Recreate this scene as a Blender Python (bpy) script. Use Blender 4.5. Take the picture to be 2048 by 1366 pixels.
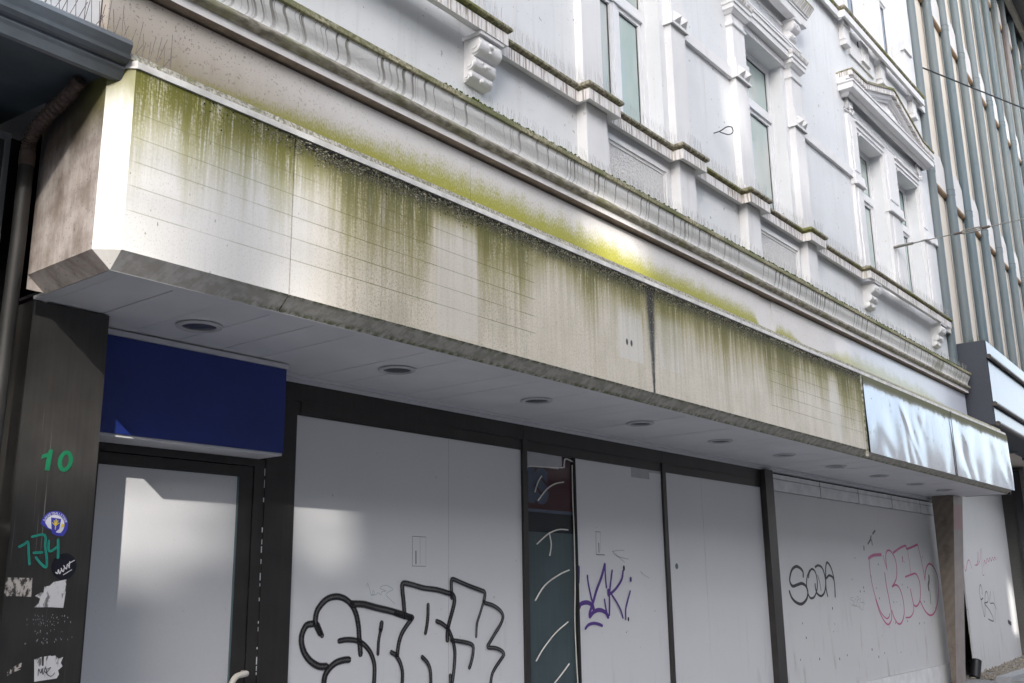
import bpy, math, random
from mathutils import Vector, Matrix
random.seed(7)
for o in list(bpy.data.objects): bpy.data.objects.remove(o)
scn = bpy.context.scene
COL = scn.collection
# ------------------------------------------------------------------ camera
cam_d = bpy.data.cameras.new('camera'); cam = bpy.data.objects.new('camera', cam_d); COL.objects.link(cam)
cam_d.sensor_width = 36; cam_d.sensor_fit = 'HORIZONTAL'; cam_d.lens = 2029.3/2048*36
cam_d.clip_start = .05; cam_d.clip_end = 1500
RX = (0.62411729, -0.7812025, -0.01415149); RY = (0.17768198, 0.15954438, -0.97106885); RZ = (0.7608592, 0.6035464, 0.23838001)
m = Matrix(((RX[0], -RY[0], -RZ[0]), (RX[1], -RY[1], -RZ[1]), (RX[2], -RY[2], -RZ[2]))).to_4x4()
m.translation = (0, 0, 1.45)
cam.matrix_world = m
scn.camera = cam
# ------------------------------------------------------------------ sky, sun, exposure
SUN = Vector((.93, 1.0, -.737)).normalized()
elev = math.asin(-SUN.z)
w = bpy.data.worlds.new('World'); scn.world = w; w.use_nodes = True
wn = w.node_tree; bg = wn.nodes['Background']
sky = wn.nodes.new('ShaderNodeTexSky'); sky.sky_type = 'NISHITA'; sky.sun_disc = False
sky.sun_elevation = elev; sky.sun_rotation = math.atan2(-SUN.x, -SUN.y)
sky.air_density = 1.0; sky.dust_density = 3.0; sky.ozone_density = 1.0
hs = wn.nodes.new('ShaderNodeHueSaturation'); hs.inputs['Saturation'].default_value = .43
wn.links.new(sky.outputs[0], hs.inputs['Color']); wn.links.new(hs.outputs[0], bg.inputs[0])
bg.inputs[1].default_value = .15
sl = bpy.data.lights.new('sun', 'SUN'); sl.energy = 2.0; sl.angle = math.radians(.4); sl.color = (1, .95, .87)
so = bpy.data.objects.new('sun', sl); COL.objects.link(so)
so.rotation_euler = SUN.to_track_quat('-Z', 'Y').to_euler(); so.location = (-20, -20, 30)
scn.view_settings.view_transform = 'Standard'; scn.view_settings.look = 'None'
scn.view_settings.exposure = 1.95; scn.view_settings.gamma = 1; scn.view_settings.use_curve_mapping = False
scn.render.resolution_x = 1024; scn.render.resolution_y = 683
scn.render.engine = 'CYCLES'
scn.cycles.max_bounces = 8; scn.cycles.diffuse_bounces = 4

# ------------------------------------------------------------------ node helpers
class S:
    def __init__(s, g, k): s.g = g; s.k = k
    def _m(s, op, o, r=False):
        return s.g.math(op, o, s) if r else s.g.math(op, s, o)
    def __add__(s, o): return s._m('ADD', o)
    __radd__ = __add__
    def __sub__(s, o): return s._m('SUBTRACT', o)
    def __rsub__(s, o): return s._m('SUBTRACT', o, True)
    def __mul__(s, o): return s._m('MULTIPLY', o)
    __rmul__ = __mul__
    def __truediv__(s, o): return s._m('DIVIDE', o)
class Mt:
    def __init__(s, name, rough=.6, metal=0., spec=.5):
        s.m = bpy.data.materials.new(name); s.m.use_nodes = True; s.t = s.m.node_tree; s.b = s.t.nodes['Principled BSDF']
        s.b.inputs['Roughness'].default_value = rough; s.b.inputs['Metallic'].default_value = metal
        s.b.inputs['Specular IOR Level'].default_value = spec
        s._p = None
    def put(s, sock, v):
        if isinstance(v, S): s.t.links.new(v.k, sock)
        elif isinstance(v, tuple) and len(v) == 3 and sock.type == 'RGBA': sock.default_value = (*v, 1)
        else: sock.default_value = v
    def math(s, op, a, b=0., c=None):
        n = s.t.nodes.new('ShaderNodeMath'); n.operation = op
        s.put(n.inputs[0], a); s.put(n.inputs[1], b)
        return S(s, n.outputs[0])
    def xyz(s):
        if not s._p:
            g = s.t.nodes.new('ShaderNodeNewGeometry'); x = s.t.nodes.new('ShaderNodeSeparateXYZ')
            s.t.links.new(g.outputs['Position'], x.inputs[0]); s._p = tuple(S(s, o) for o in x.outputs)
        return s._p
    def noise(s, x, y, z, scale=1., detail=3., rough=.55, dist=0.):
        c = s.t.nodes.new('ShaderNodeCombineXYZ')
        for i, v in enumerate((x, y, z)): s.put(c.inputs[i], v)
        n = s.t.nodes.new('ShaderNodeTexNoise'); s.t.links.new(c.outputs[0], n.inputs['Vector'])
        n.inputs['Scale'].default_value = scale; n.inputs['Detail'].default_value = detail
        n.inputs['Roughness'].default_value = rough; n.inputs['Distortion'].default_value = dist
        return S(s, n.outputs[0])
    def vor(s, x, y, z, scale=1.):
        c = s.t.nodes.new('ShaderNodeCombineXYZ')
        for i, v in enumerate((x, y, z)): s.put(c.inputs[i], v)
        n = s.t.nodes.new('ShaderNodeTexVoronoi'); s.t.links.new(c.outputs[0], n.inputs['Vector']); n.inputs['Scale'].default_value = scale
        return S(s, n.outputs['Distance'])
    def sm(s, x, a, b, lo=0., hi=1.):
        n = s.t.nodes.new('ShaderNodeMapRange'); n.interpolation_type = 'SMOOTHSTEP'
        s.put(n.inputs[0], x); s.put(n.inputs[1], a); s.put(n.inputs[2], b); s.put(n.inputs[3], lo); s.put(n.inputs[4], hi)
        return S(s, n.outputs[0])
    def lin(s, x, a, b, lo=0., hi=1.):
        n = s.t.nodes.new('ShaderNodeMapRange')
        s.put(n.inputs[0], x); s.put(n.inputs[1], a); s.put(n.inputs[2], b); s.put(n.inputs[3], lo); s.put(n.inputs[4], hi)
        return S(s, n.outputs[0])
    def mix(s, f, a, b):
        n = s.t.nodes.new('ShaderNodeMix'); n.data_type = 'RGBA'
        s.put(n.inputs[0], f); s.put(n.inputs[6], a); s.put(n.inputs[7], b)
        return S(s, n.outputs[2])
    def ramp(s, f, stops):
        n = s.t.nodes.new('ShaderNodeValToRGB'); s.put(n.inputs[0], f)
        e = n.color_ramp.elements
        while len(e) < len(stops): e.new(.5)
        for q, (p, v) in zip(e, stops): q.position = p; q.color = (v, v, v, 1) if not isinstance(v, tuple) else (*v, 1)
        return S(s, n.outputs[0])
    def col(s, v): s.put(s.b.inputs['Base Color'], v); return s
    def rough(s, v): s.put(s.b.inputs['Roughness'], v); return s
    def bump(s, h, dist=.01, strength=1.):
        n = s.t.nodes.new('ShaderNodeBump'); n.inputs['Distance'].default_value = dist; n.inputs['Strength'].default_value = strength
        s.put(n.inputs['Height'], h); s.t.links.new(n.outputs[0], s.b.inputs['Normal']); return s
    def alpha(s, v): s.put(s.b.inputs['Alpha'], v); return s
    def uv(s):
        n = s.t.nodes.new('ShaderNodeUVMap'); x = s.t.nodes.new('ShaderNodeSeparateXYZ'); s.t.links.new(n.outputs[0], x.inputs[0])
        return tuple(S(s, o) for o in x.outputs)
MATS = {}
def simple(name, c, rough=.6, metal=0., var=.12, sc=6., bump=0., streak=0.):
    g = Mt(name, rough, metal); x, y, z = g.xyz()
    n = g.noise(x, y, z, sc, 4)
    v = g.lin(n, .3, .7, 1-var, 1+var)
    if streak:
        v = v*g.lin(g.noise((x+y)*40., 0., z*1.2, 1., 3), .35, .7, 1-streak, 1+streak)
    c1 = g.mix(0., c, c)
    mm = g.t.nodes.new('ShaderNodeVectorMath'); mm.operation = 'SCALE'; mm.inputs[0].default_value = c
    g.t.links.new(v.k, mm.inputs['Scale']); g.t.links.new(mm.outputs[0], g.b.inputs['Base Color'])
    g.t.nodes.remove(c1.k.node)
    if bump: g.bump(g.noise(x, y, z, 60., 4), bump)
    MATS[name] = g.m; return g.m

# ---- stucco
def mk_stucco(name, base, spk=1.):
    g = Mt(name, .75); x, y, z = g.xyz()
    n = g.noise(x, y, z, 1.3, 4)
    st = g.noise((x+y)*9., 0., z*.5, 1., 4)
    c = g.mix(g.sm(n, .35, .7), base, tuple(v*.93 for v in base))
    c = g.mix(g.sm(st, .52, .75)*.35, c, (.56, .55, .53))
    sk = g.noise((x+y)*38., 0., z*1.6, 1., 4, .6)
    for zz, hh in ((5.635, .34), (4.80, .24), (9.64, .3)): c = g.mix(g.sm(z, zz+hh, zz)*g.sm(z, zz-.02, zz)*g.sm(sk, .38, .62)*.5, c, (.40, .39, .39))
    c = g.mix(g.sm(z, 5.30, 5.47)*g.sm(z, 5.50, 5.48)*.3, c, (.42, .41, .42))
    sp = g.sm(g.noise(x, y, z, 17., 2, .4), .735, .77)*.6*spk
    c = g.mix(sp, c, (.22, .21, .2))
    sp2 = g.sm(g.noise(x, y, z, 55., 2, .4), .70, .74)*.4*spk
    c = g.mix(sp2, c, (.3, .29, .27))
    g.col(c); g.bump(g.noise(x, y, z, 160., 3), .004, .5)
    MATS[name] = g.m
mk_stucco('stucco', (.76, .77, .79))
mk_stucco('trim', (.80, .79, .80), .5)
# ---- sill fascia: white with thin rusty/green streaks running down
g = Mt('sill_fascia', .7); x, y, z = g.xyz()
st = g.noise((x+y)*34., 0., z*2.2, 1., 3, .6); cl = g.noise((x+y)*2.2, 3., 0., 1., 2)
mk = g.sm(st, .47, .58)*g.sm(cl, .3, .6, .35, 1.)
c = g.mix(mk*.85, (.78, .75, .74), (.22, .17, .115))
c = g.mix(g.sm(g.noise((x+y)*22., 9., z*2., 1., 3), .55, .7)*g.sm(g.noise(x*.8, 5., 0., 1., 1), .5, .6)*.7, c, (.27, .28, .06))
g.col(c); MATS['sill_fascia'] = g.m
g = Mt('moss_roll', .9); x, y, z = g.xyz()
n = g.noise(x, y, z, 30., 4); r = g.noise((x+y)*55., 0., z*6., 1., 2)
c = g.mix(g.sm(n, .35, .65), (.17, .155, .10), (.42, .38, .29))
c = g.mix(g.sm(g.noise(x*1.3, y, 2., 1., 2), .45, .66)*.75, c, (.17, .18, .03))
c = g.mix(g.sm(r, .5, .62)*.55, c, (.07, .06, .04))
g.col(c); g.bump(n, .02); MATS['moss_roll'] = g.m
# ---- cornice
g = Mt('cornice_cyma', .7); x, y, z = g.xyz()
wob = g.math('SINE', (z-4.66)*34.)*.03
xs = x+wob+.05*g.noise(x*3., 0., z*6., 1., 2)
st = g.noise(xs*23., 0., z*.2, 1., 3, .65); cl = g.noise(x*.9, 7., 0., 1., 3)
e = g.sm(cl, .34, .60)
mk = g.sm(st, g.lin(e, 0., 1., .575, .50), g.lin(e, 0., 1., .625, .59))
top = g.sm(z, 4.56, 4.74, .35, 1.)
c = g.mix(g.noise(x, y, z, 9., 4), (.90, .89, .885), (.84, .825, .81))
c = g.mix(mk*top*.9, c, (.15, .135, .10))
grn = g.sm(x, 15.35, 15.5)*g.sm(x, 15.95, 15.8)+g.sm(x, 16.3, 16.6)*.5
c = g.mix(grn*g.lin(g.noise(x*14., 0., z*2., 1., 2), .3, .6)*.85, c, (.13, .13, .02))
g.col(c); g.bump(g.noise(x, y, z, 40., 4), .006); MATS['cornice_cyma'] = g.m
g = Mt('cornice_torus', .85); x, y, z = g.xyz()
n = g.noise(x*2., y*2., z*6., 6., 5)
c = g.mix(g.sm(n, .3, .7), (.16, .145, .11), (.42, .39, .33))
c = g.mix(g.sm(g.noise(x*2.2, 3., 1., 1., 3), .5, .62)*.6, c, (.19, .19, .08))
g.col(c); g.bump(n, .01); MATS['cornice_torus'] = g.m
g = Mt('cornice_fillet', .9); x, y, z = g.xyz()
n = g.noise(x, y, z, 40., 4)
c = g.mix(g.sm(n, .35, .65), (.20, .19, .10), (.50, .46, .33))
mo = g.sm(g.noise(x*1.1, 2., 0., 1., 2), .45, .58)
c = g.mix(mo*.8*g.sm(n, .3, .6), c, (.09, .12, .02))
g.col(c); g.bump(n, .015); MATS['cornice_fillet'] = g.m
simple('cornice_white', (.74, .71, .70), .7, 0, .08, 12)
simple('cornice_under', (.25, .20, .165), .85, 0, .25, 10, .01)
# ---- cladding band with algae rising from the canopy roof
g = Mt('band', .55); x, y, z = g.xyz()
hgt = g.ramp(g.lin(x, 2.2, 17.2), [(0, .02), (.05, .10), (.09, .20), (.16, .34), (.30, .33), (.45, .27), (.488, .25), (.494, .07), (.52, .05), (.523, .2), (.55, .18), (.575, .02), (.60, .05), (.66, .26), (.72, .30), (.85, .25), (.95, .02)])
d = z-4.05
n = g.noise(x*6., 0., z*1.6, 1., 5, .65); nn = g.noise(x*110., 0., z*45., 1., 2, .7)
hh = hgt*(.35+n*.8)
al = g.lin(d, hh*1.5, hh*.1)
alp = g.sm(al+(nn-.5)*.95+.4*(g.noise(x*5., 3., z*9., 1., 4, .6)-.5), .22, .86)*g.sm(hgt, .02, .06)
base = g.mix(g.noise(x, y, z, 3., 4), (.76, .74, .735), (.66, .62, .60))
lft = g.sm(x, 4.2, 2.6)
base = g.mix(lft*.85, base, (.46, .40, .34))
base = g.mix(g.sm(x, 4.8, 2.8)*g.sm(d+.25*(n-.5), .30, -.02)*.85, base, (.25, .20, .10))
base = g.mix(g.sm(g.noise(x, y, z, 70., 3), .6, .68)*g.lin(lft, 0., 1., .3, .8), base, (.17, .14, .11))
base = g.mix(g.sm(g.noise(x*30., 0., z*1.4, 1., 2), .57, .7)*g.sm(d, .35, .62)*.35, base, (.5, .43, .36))
right = g.sm(x, 11., 13.5)
base = g.mix(right*.75, base, (.55, .60, .72))
grc = g.mix(g.sm(x, 2.6, 5.), (.26, .235, .06), (.39, .37, .018))
grc = g.mix(right*.7, grc, (.30, .30, .10))
grc = g.mix(g.sm(nn, .35, .6)*.35, grc, (.20, .21, .02))
c = g.mix(alp*g.lin(x, 10., 12., .97, .75), base, grc)
g.col(c); g.b.inputs['Metallic'].default_value = 0.
g.rough(g.lin(right, 0., 1., .55, .28)); MATS['band'] = g.m
# ---- canopy fascia: pale enamel with algae streaks
def mk_fascia(name, flat=False):
    g = Mt(name, .5); x, y, z = g.xyz()
    d = 3.705-z
    gr = g.noise(x, y, z, 70., 3, .65)
    xn = g.lin(x, 2.1, 11.)
    dark = g.ramp(xn, [(0, .55), (.03, .55), (.06, .42), (.085, .50), (.106, .52), (.112, .30), (.135, .42), (.15, .70), (.215, .76), (.222, .24), (.262, .28), (.272, .68), (.318, .62), (.324, .36), (.37, .30), (.40, .52), (.44, .36), (.47, .50), (.497, .50), (.52, .62), (.56, .42), (.62, .56), (.68, .46), (.75, .66), (.82, .44), (.88, .46), (.905, .28), (.918, .66), (1., .70)])
    yel = g.ramp(xn, [(0, 1.), (.11, .95), (.14, .4), (.2, .35), (.27, .55), (.33, .35), (.45, .3), (.52, .45), (.7, .25), (1., .35)])
    c1 = g.noise(x*3.3, 0., 1., 1., 3); c2 = g.noise(x*26., 0., z*.7, 1., 4, .65); c3 = g.noise(x*95., 0., z*5., 1., 3, .6)
    c2 = g.math('MINIMUM', c2*.75+.35*g.noise(x*9., 2., z*.9, 1., 4, .6)-.05, 1.)
    ln = dark*(.25+c1*1.15)*(.35+c2*1.2)
    a = g.sm(d, ln*1.5, ln*.12)
    a = a*g.sm(c3+c2*.5+.45*(gr-.5), .46, .78, .25, 1.)
    cln = g.sm(x, 3.6, 2.9)
    base = g.mix(g.noise(x, y, z, 5., 5), (.76, .695, .60), (.66, .59, .47))
    base = g.mix(cln*.9, base, (.76, .75, .74)); stn = 1.-cln*.8; low = g.sm(d, .75, .3, .55, 1.)
    base = g.mix(g.sm(gr, .42, .68)*g.lin(dark, .2, .8, .12, .42)*stn, base, (.38, .33, .23))
    blot = g.noise(x*4., 0., z*2.2, 1., 5)
    base = g.mix(g.sm(blot, .42, .68)*dark*.6*stn, base, (.38, .335, .235))
    base = g.mix(g.sm(c2+.25*(gr-.5), .45, .60)*dark*.62*stn*low, base, (.30, .265, .15))
    mid = g.mix(yel, (.275, .245, .07), (.26, .24, .012))
    col = g.mix(a*.93, base, mid)
    a2 = g.sm(d, ln*.8, ln*.06)*g.sm(c2+.3*(gr-.5)+.25*(c3-.5), .34, .52)
    col = g.mix(a2*.85, col, g.mix(yel, (.085, .088, .05), (.11, .11, .010)))
    # crust of lichen under the edge
    li = g.noise(x, y, z, 75., 3, .6)
    crust = g.sm(d+.09*(c2-.5)*2.+.05*(c1-.5), .12, .03)*g.sm(x, 2.5, 3.2)
    col = g.mix(crust*g.sm(li, .40, .5), col, (.06, .058, .035))
    col = g.mix(crust*g.sm(li, .57, .64)*.8, col, (.50, .47, .38))
    # light and dark runs
    col = g.mix(g.sm(g.noise(x*17., 4., z*.9, 1., 3), .60, .75)*g.sm(d, .05, .3)*.45, col, (.66, .62, .59))
    # specks
    sp = g.noise(x*1.6, y, z, 95., 2, .5)
    col = g.mix(g.sm(sp, .60, .66)*g.lin(dark, .2, .8, .35, .8)*(1.-cln*.6), col, (.17, .145, .09))
    sp = g.noise(x*2.5, y, z*.7, 30., 2, .5)
    col = g.mix(g.sm(sp, .71, .75)*.7, col, (.12, .11, .04))
    # old joint lines of the lettering rails
    fr = g.math('FRACT', (z-3.163)/.113+.02*g.noise(x*3., 0., 0., 1., 2))
    ll = g.sm(g.math('ABSOLUTE', fr-.5), .465, .497)
    lm = g.sm(x, 2.15, 2.2)*g.sm(x, 5.06, 5.0)+g.sm(x, 8.5, 8.6)*g.sm(x, 10.9, 10.8)
    lm = lm*(1.-cln*.45)*g.sm(z, 2.95, 3.0)*g.sm(g.noise(x*2., z*7., 0., 1., 3), .25, .5)
    col = g.mix(ll*lm*.9, col, (.16, .155, .04))
    # bleached rectangles where sign letters hung
    def rect(x0, x1, z0, z1, s=.012):
        return g.sm(x, x0, x0+s)*g.sm(x, x1, x1-s)*g.sm(z, z0, z0+s)*g.sm(z, z1, z1-.14)
    cl = (rect(6.03, 6.36, 3.06, 3.50)*.75+rect(6.56, 6.96, 3.07, 3.55)*.45+rect(4.10, 4.47, 2.88, 3.62)*.4+rect(9.98, 10.24, 2.88, 3.60)*.4)*g.lin(gr+c2, .7, 1.2, 1., .55)
    col = g.mix(cl, col, (.70, .68, .65))
    # black run at the open joint
    jn = g.math('ABSOLUTE', x-6.52+.03*c2+.02*c3)
    wj = g.lin(z, 2.87, 3.62, .018, .085)
    jm = g.sm(jn+.035*(g.noise(x*20., 0., z*9., 1., 4, .7)-.5), wj*1.05, wj*.35)
    col = g.mix(jm*g.sm(c3, .25, .5, .7, 1.), col, (.035, .034, .028))
    col = g.mix(jm*g.sm(li, .60, .66), col, (.45, .43, .36))
    for cx in (6.136, 6.197):
        hx = (x-cx)*1.; hz = z-3.195
        r = g.math('SQRT', hx*hx+hz*hz*.35)
        col = g.mix(g.sm(r, .018, .011), col, (.015, .015, .012))
    g.col(col); g.bump(li*crust, .02); g.rough(g.lin(a, 0., 1., .38, .8))
    MATS[name] = g.m
mk_fascia('fascia')
g = Mt('fascia_side', .5); x, y, z = g.xyz()
s1 = .22*g.noise((x+y)*40., 0., z*1.3, 1., 4, .65)+.78*g.noise(x*4., y*7., z*5., 1., 6, .65); n = g.noise(x, y, z, 70., 3)
base = g.mix(g.sm(s1, .3, .7), (.56, .505, .475), (.23, .185, .16))
base = g.mix(g.sm(z+.5*(s1-.5), 3.2, 3.62)*.85, base, (.055, .043, .033))  # top darkened: shadow painted in along with the grime
base = g.mix(g.sm(n, .62, .7)*.7, base, (.10, .07, .05))
base = g.mix(g.sm(y, 4.3, 3.9)*g.sm(z, 3.35, 3.65)*.6, base, (.16, .16, .03))
g.col(base); MATS['fascia_side'] = g.m
g = Mt('fascia_corner', .4); x, y, z = g.xyz()
n = g.noise(x*9., y*9., z*2., 1., 4)
base = g.mix(g.sm(n, .4, .7), (.80, .78, .75), (.70, .67, .63))
base = g.mix(g.sm(z+.25*(n-.5), 3.40, 3.66), base, (.20, .19, .04))
base = g.mix(g.sm(g.noise(x, y, z, 80., 2), .68, .73)*.6, base, (.2, .15, .1))
g.col(base); MATS['fascia_corner'] = g.m
g = Mt('chamfer', .7); x, y, z = g.xyz()
s1 = .25*g.noise((x+y+z*.5)*170., 0., z*3., 1., 2)+.75*g.noise(x, y, z, 16., 6, .65); n = g.noise(x, y, z, 25., 4)
dk = g.sm(x, 2.4, 4.0)
base = g.mix(g.sm(s1, .4, .6), (.66, .63, .60), (.50, .47, .43))
base = g.mix(dk*.8, base, g.mix(g.sm(s1, .42, .58), (.56, .53, .46), (.36, .34, .275)))
ed = g.math('MAXIMUM', g.sm(z, 2.848, 2.868), g.sm(z, 2.822, 2.799))
base = g.mix(ed*g.sm(n, .4, .6)*g.sm(x, 2.5, 3.1)*.85, base, (.10, .12, .02))
g.col(base); MATS['chamfer'] = g.m
g = Mt('lichen_ledge', .9); x, y, z = g.xyz()
n = g.noise(x, y, z, 55., 4, .6)
c = g.mix(g.sm(n, .38, .6), (.28, .26, .20), (.60, .57, .50))
c = g.mix(g.sm(x, 11., 14.)*.5, c, (.58, .56, .40))
c = g.mix(g.sm(g.noise(x, y, z, 14., 3), .55, .65)*.5, c, (.20, .20, .06))
g.col(c); g.bump(n, .02); MATS['lichen_ledge'] = g.m
simple('strip_white', (.70, .68, .645), .5, 0, .22, 9)
# ---- polished sheet
g = Mt('polished_sheet', .07, 1.); x, y, z = g.xyz()
n = g.noise(x*26., 0., z*1.2, 1., 4, .65); d = 3.70-z
ln = .06+.26*g.noise(x*2.2, 0., 4., 1., 3)*n
a = g.sm(d, ln*1.2, ln*.4)
c = g.mix(a*.9, (.285, .325, .39), (.12, .115, .03))
sp = g.sm(g.noise(x, y, z, 16., 1, .4), .755, .77)
c = g.mix(sp, c, (.04, .04, .04))
g.col(c); g.put(g.b.inputs['Metallic'], 1.-a*1.); g.rough(g.lin(a, 0., 1., .06, .7))
g.rough(g.math('MAXIMUM', a*.7, g.sm(g.noise(x*30., 0., z*1., 1., 3), .45, .7, .10, .20))); MATS['polished_sheet'] = g.m
simple('mirror_front', (.085, .105, .14), .2, 1., .1, 3, 0, .06)
simple('soffit', (.74, .74, .765), .5, 0, .05, 3)
simple('soffit_trim', (.62, .62, .65), .5, 0, .05, 8)
simple('lamp_ring', (.55, .55, .57), .4)
simple('lamp_glass', (.10, .105, .12), .25)
simple('dark_frame', (.026, .023, .022), .42, 0, .2, 5, 0, .12)
simple('black_gap', (.008, .008, .008), .8)
def mk_board(name, c0, dirt=.3):
    g = Mt(name, .5); x, y, z = g.xyz()
    n = g.noise(x, y, z, 1.1, 4); gr = g.noise(x, y, z, 230., 2)
    c = g.mix(n, c0, tuple(v*.9 for v in c0))
    c = g.mix(g.sm(gr, .35, .65)*.12, c, tuple(v*.6 for v in c0))
    sc = g.noise(x*7., 0., z*1.3, 1., 4)
    c = g.mix(g.sm(sc, .56, .75)*g.sm(z, 1.6, .3)*dirt, c, (.28, .26, .22))
    c = g.mix(g.sm(g.noise(x*1.5, y, z, 26., 2, .4), .735, .765)*.7*min(1, dirt*2), c, (.10, .09, .08))
    g.col(c); MATS[name] = g.m
mk_board('board', (.72, .725, .745), .35)
mk_board('board_dirty', (.69, .69, .70), .65)
mk_board('door_panel', (.62, .625, .65), .12)
g = Mt('pillar_dark', .33, .0, .6); x, y, z = g.xyz()
s1 = .35*g.noise(x*60., 0., z*1.6, 1., 4, .6)+.65*g.noise(x*3., y, z*2., 2., 5, .6)
c = g.mix(g.sm(s1, .3, .75), (.023, .0215, .0205), (.044, .0415, .039))
c = g.mix(g.sm(g.noise(x, y, z, 9., 5), .55, .75)*g.sm(z, 1.5, .9)*.6, c, (.03, .028, .026))
c = g.mix(g.sm(g.noise(x*40., 0., z*.8, 1., 3), .66, .73)*.5, c, (.30, .28, .26))
g.col(c); MATS['pillar_dark'] = g.m
g = Mt('stone_brown', .5); x, y, z = g.xyz()
wv = g.math('SINE', (z*34.+y*44.+7.*g.noise(x*1.2, y*3., z*2.2, 1., 3)))
c = g.mix(g.sm(wv, -1., 1.)*.25+.75*g.noise(x, y*3., z*5., 3., 6, .65), (.125, .102, .082), (.225, .19, .155))
c = g.mix(g.sm(g.noise(x, y, z, 6., 4), .52, .7)*.6, c, (.10, .075, .055))
g.col(c); MATS['stone_brown'] = g.m
g = Mt('stone_front', .5); x, y, z = g.xyz()
c = g.mix(g.noise(x, y, z, 5., 5), (.40, .34, .32), (.22, .19, .18))
pk = g.sm(z, 2.25, 2.3)*g.sm(z, 2.7, 2.62)
c = g.mix(pk*.55, c, (.42, .16, .18))
g.col(c); MATS['stone_front'] = g.m
simple('blue', (.012, .03, .20), .38, 0, .1, 4)
simple('paint_white', (.74, .74, .75), .5)
simple('frame_upvc', (.80, .80, .82), .3, 0, .04)
# glass of the upstairs windows: pale teal drifting to grey on glossy panes
g = Mt('pane', .04, 0., .8); x, y, z = g.xyz()
n = g.noise(x*1.6, y, z*.8, 1., 3)
c = g.mix(g.sm(n, .35, .65), (.40, .515, .50), (.56, .59, .56))
g.col(c); MATS['pane'] = g.m
g = Mt('pane_dark', .03, 0., .8); g.col((.20, .27, .36)); MATS['pane_dark'] = g.m
simple('flat_teal', (.10, .145, .16), .5, 0, .12, 2, 0, .08)
simple('flat_dark', (.012, .018, .025), .5)
simple('flat_red', (.075, .014, .022), .5)
simple('flat_redpale', (.13, .075, .085), .2)
simple('flat_blue', (.13, .16, .24), .25)
simple('paper_grey', (.42, .42, .44), .7)
simple('bead_white', (.72, .70, .66), .5)
def mk_paint(name, c, dens=.95, soft=.3, grain=.0):
    g = Mt(name, .45); x, y, z = g.xyz(); u, v, _ = g.uv()
    av = g.math('ABSOLUTE', v)
    n = g.noise(x, y, z, 260., 2, .6)
    a = g.sm(av+grain*(n-.5), 1., 1.-soft)*dens
    if grain:
        a = a*g.lin(av+1.2*(n-.5)+.6*(g.noise(x, y, z, 2.5, 2)-.5), .0, .5, 1.-grain, 1.)
    g.col(c); g.alpha(g.math('MINIMUM', a, 1.)); MATS[name] = g.m
mk_paint('spray_black', (.012, .011, .013), 1., .35, .42)
mk_paint('ink_black', (.012, .012, .014), .97, .3, .15)
mk_paint('ink_purple', (.085, .03, .24), .98, .2)
mk_paint('spray_pink', (.72, .13, .35), .85, .5, .4)
mk_paint('ink_teal', (.02, .30, .23), .9, .3, .3)
mk_paint('ink_thin', (.10, .10, .12), .7, .6)
mk_paint('scuff', (.22, .20, .17), .5, .6, .9)
mk_paint('ink_scrib', (.08, .30, .36), .55, .7)
mk_paint('ink_white', (.75, .75, .78), .95, .4)
mk_paint('splat', (.05, .04, .02), .9, .4, .5)
simple('green_num', (.004, .125, .055), .45)
simple('sticker_blue', (.05, .055, .40), .4)
simple('sticker_white', (.72, .72, .76), .4)
simple('sticker_yellow', (.70, .55, .05), .4)
simple('sticker_black', (.008, .008, .015), .35)
g = Mt('paper_torn', .8); x, y, z = g.xyz()
n = g.noise(x, y, z*.5, 60., 4, .65)
g.col(g.mix(g.sm(n, .45, .58), (.50, .46, .42), (.05, .045, .04))); MATS['paper_torn'] = g.m
g = Mt('paper_torn_white', .8); x, y, z = g.xyz()
n = g.noise(x, y, z*.4, 40., 4, .65)
g.col(g.mix(g.sm(n, .53, .62), (.60, .59, .60), (.16, .15, .15))); MATS['paper_torn_white'] = g.m
# neighbours
g = Mt('rib_tube', .45); x, y, z = g.xyz()
n = g.noise(x*.7, y, z*.25, 1., 3)
c = g.mix(g.sm(n, .4, .6), (.085, .125, .15), (.125, .155, .17)); c = g.mix(g.sm(g.noise(x*.9, 3., z*.12, 1., 1), .66, .70)*.7, c, (.17, .135, .14))
g.col(c); MATS['rib_tube'] = g.m
simple('rib_panel', (.72, .65, .57), .6, 0, .06, 1.5)
simple('rib_spandrel', (.64, .62, .61), .6, 0, .05, 2)
simple('brown_edge', (.33, .22, .13), .7)
simple('eave_dark', (.05, .05, .055), .7)
simple('canopy_side', (.040, .045, .062), .55, 0, .1, 30)
simple('bar_dark', (.055, .045, .04), .4)
simple('granite', (.20, .20, .195), .6, 0, .3, 90)
simple('n_soffit', (.095, .118, .14), .55, 0, .25, 2.5)
g = Mt('n_mould', .45); x, y, z = g.xyz()
c = g.mix(g.noise(x, y, z, 14., 5), (.19, .22, .255), (.10, .118, .137))
c = g.mix(g.sm(x, 1.75, 2.1)*.6, c, (.05, .048, .04)); g.col(c); MATS['n_mould'] = g.m
simple('n_wall', (.74, .75, .78), .75, 0, .08, 8)
simple('n_dark', (.022, .02, .018), .8, 0, .4, 6)
simple('n_box', (.05, .052, .055), .6); simple('n_boxedge', (.20, .21, .22), .6)
simple('pipe_rust', (.085, .06, .05), .6, 0, .35, 25)
simple('pipe_dark', (.014, .013, .012), .6, 0, .3, 8)
simple('spike', (.12, .095, .095), .6); simple('spike_fine', (.34, .33, .34), .5)
simple('wire', (.02, .022, .025), .6)
simple('steel_old', (.24, .23, .20), .45, .7)
simple('moss', (.065, .10, .014), .95, 0, .5, 60)
simple('lichen_bit', (.36, .34, .26), .95, 0, .6, 60)
simple('asphalt', (.15, .148, .145), .85, 0, .2, 40); simple('slab', (.27, .27, .275), .8, 0, .15, 12)
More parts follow.
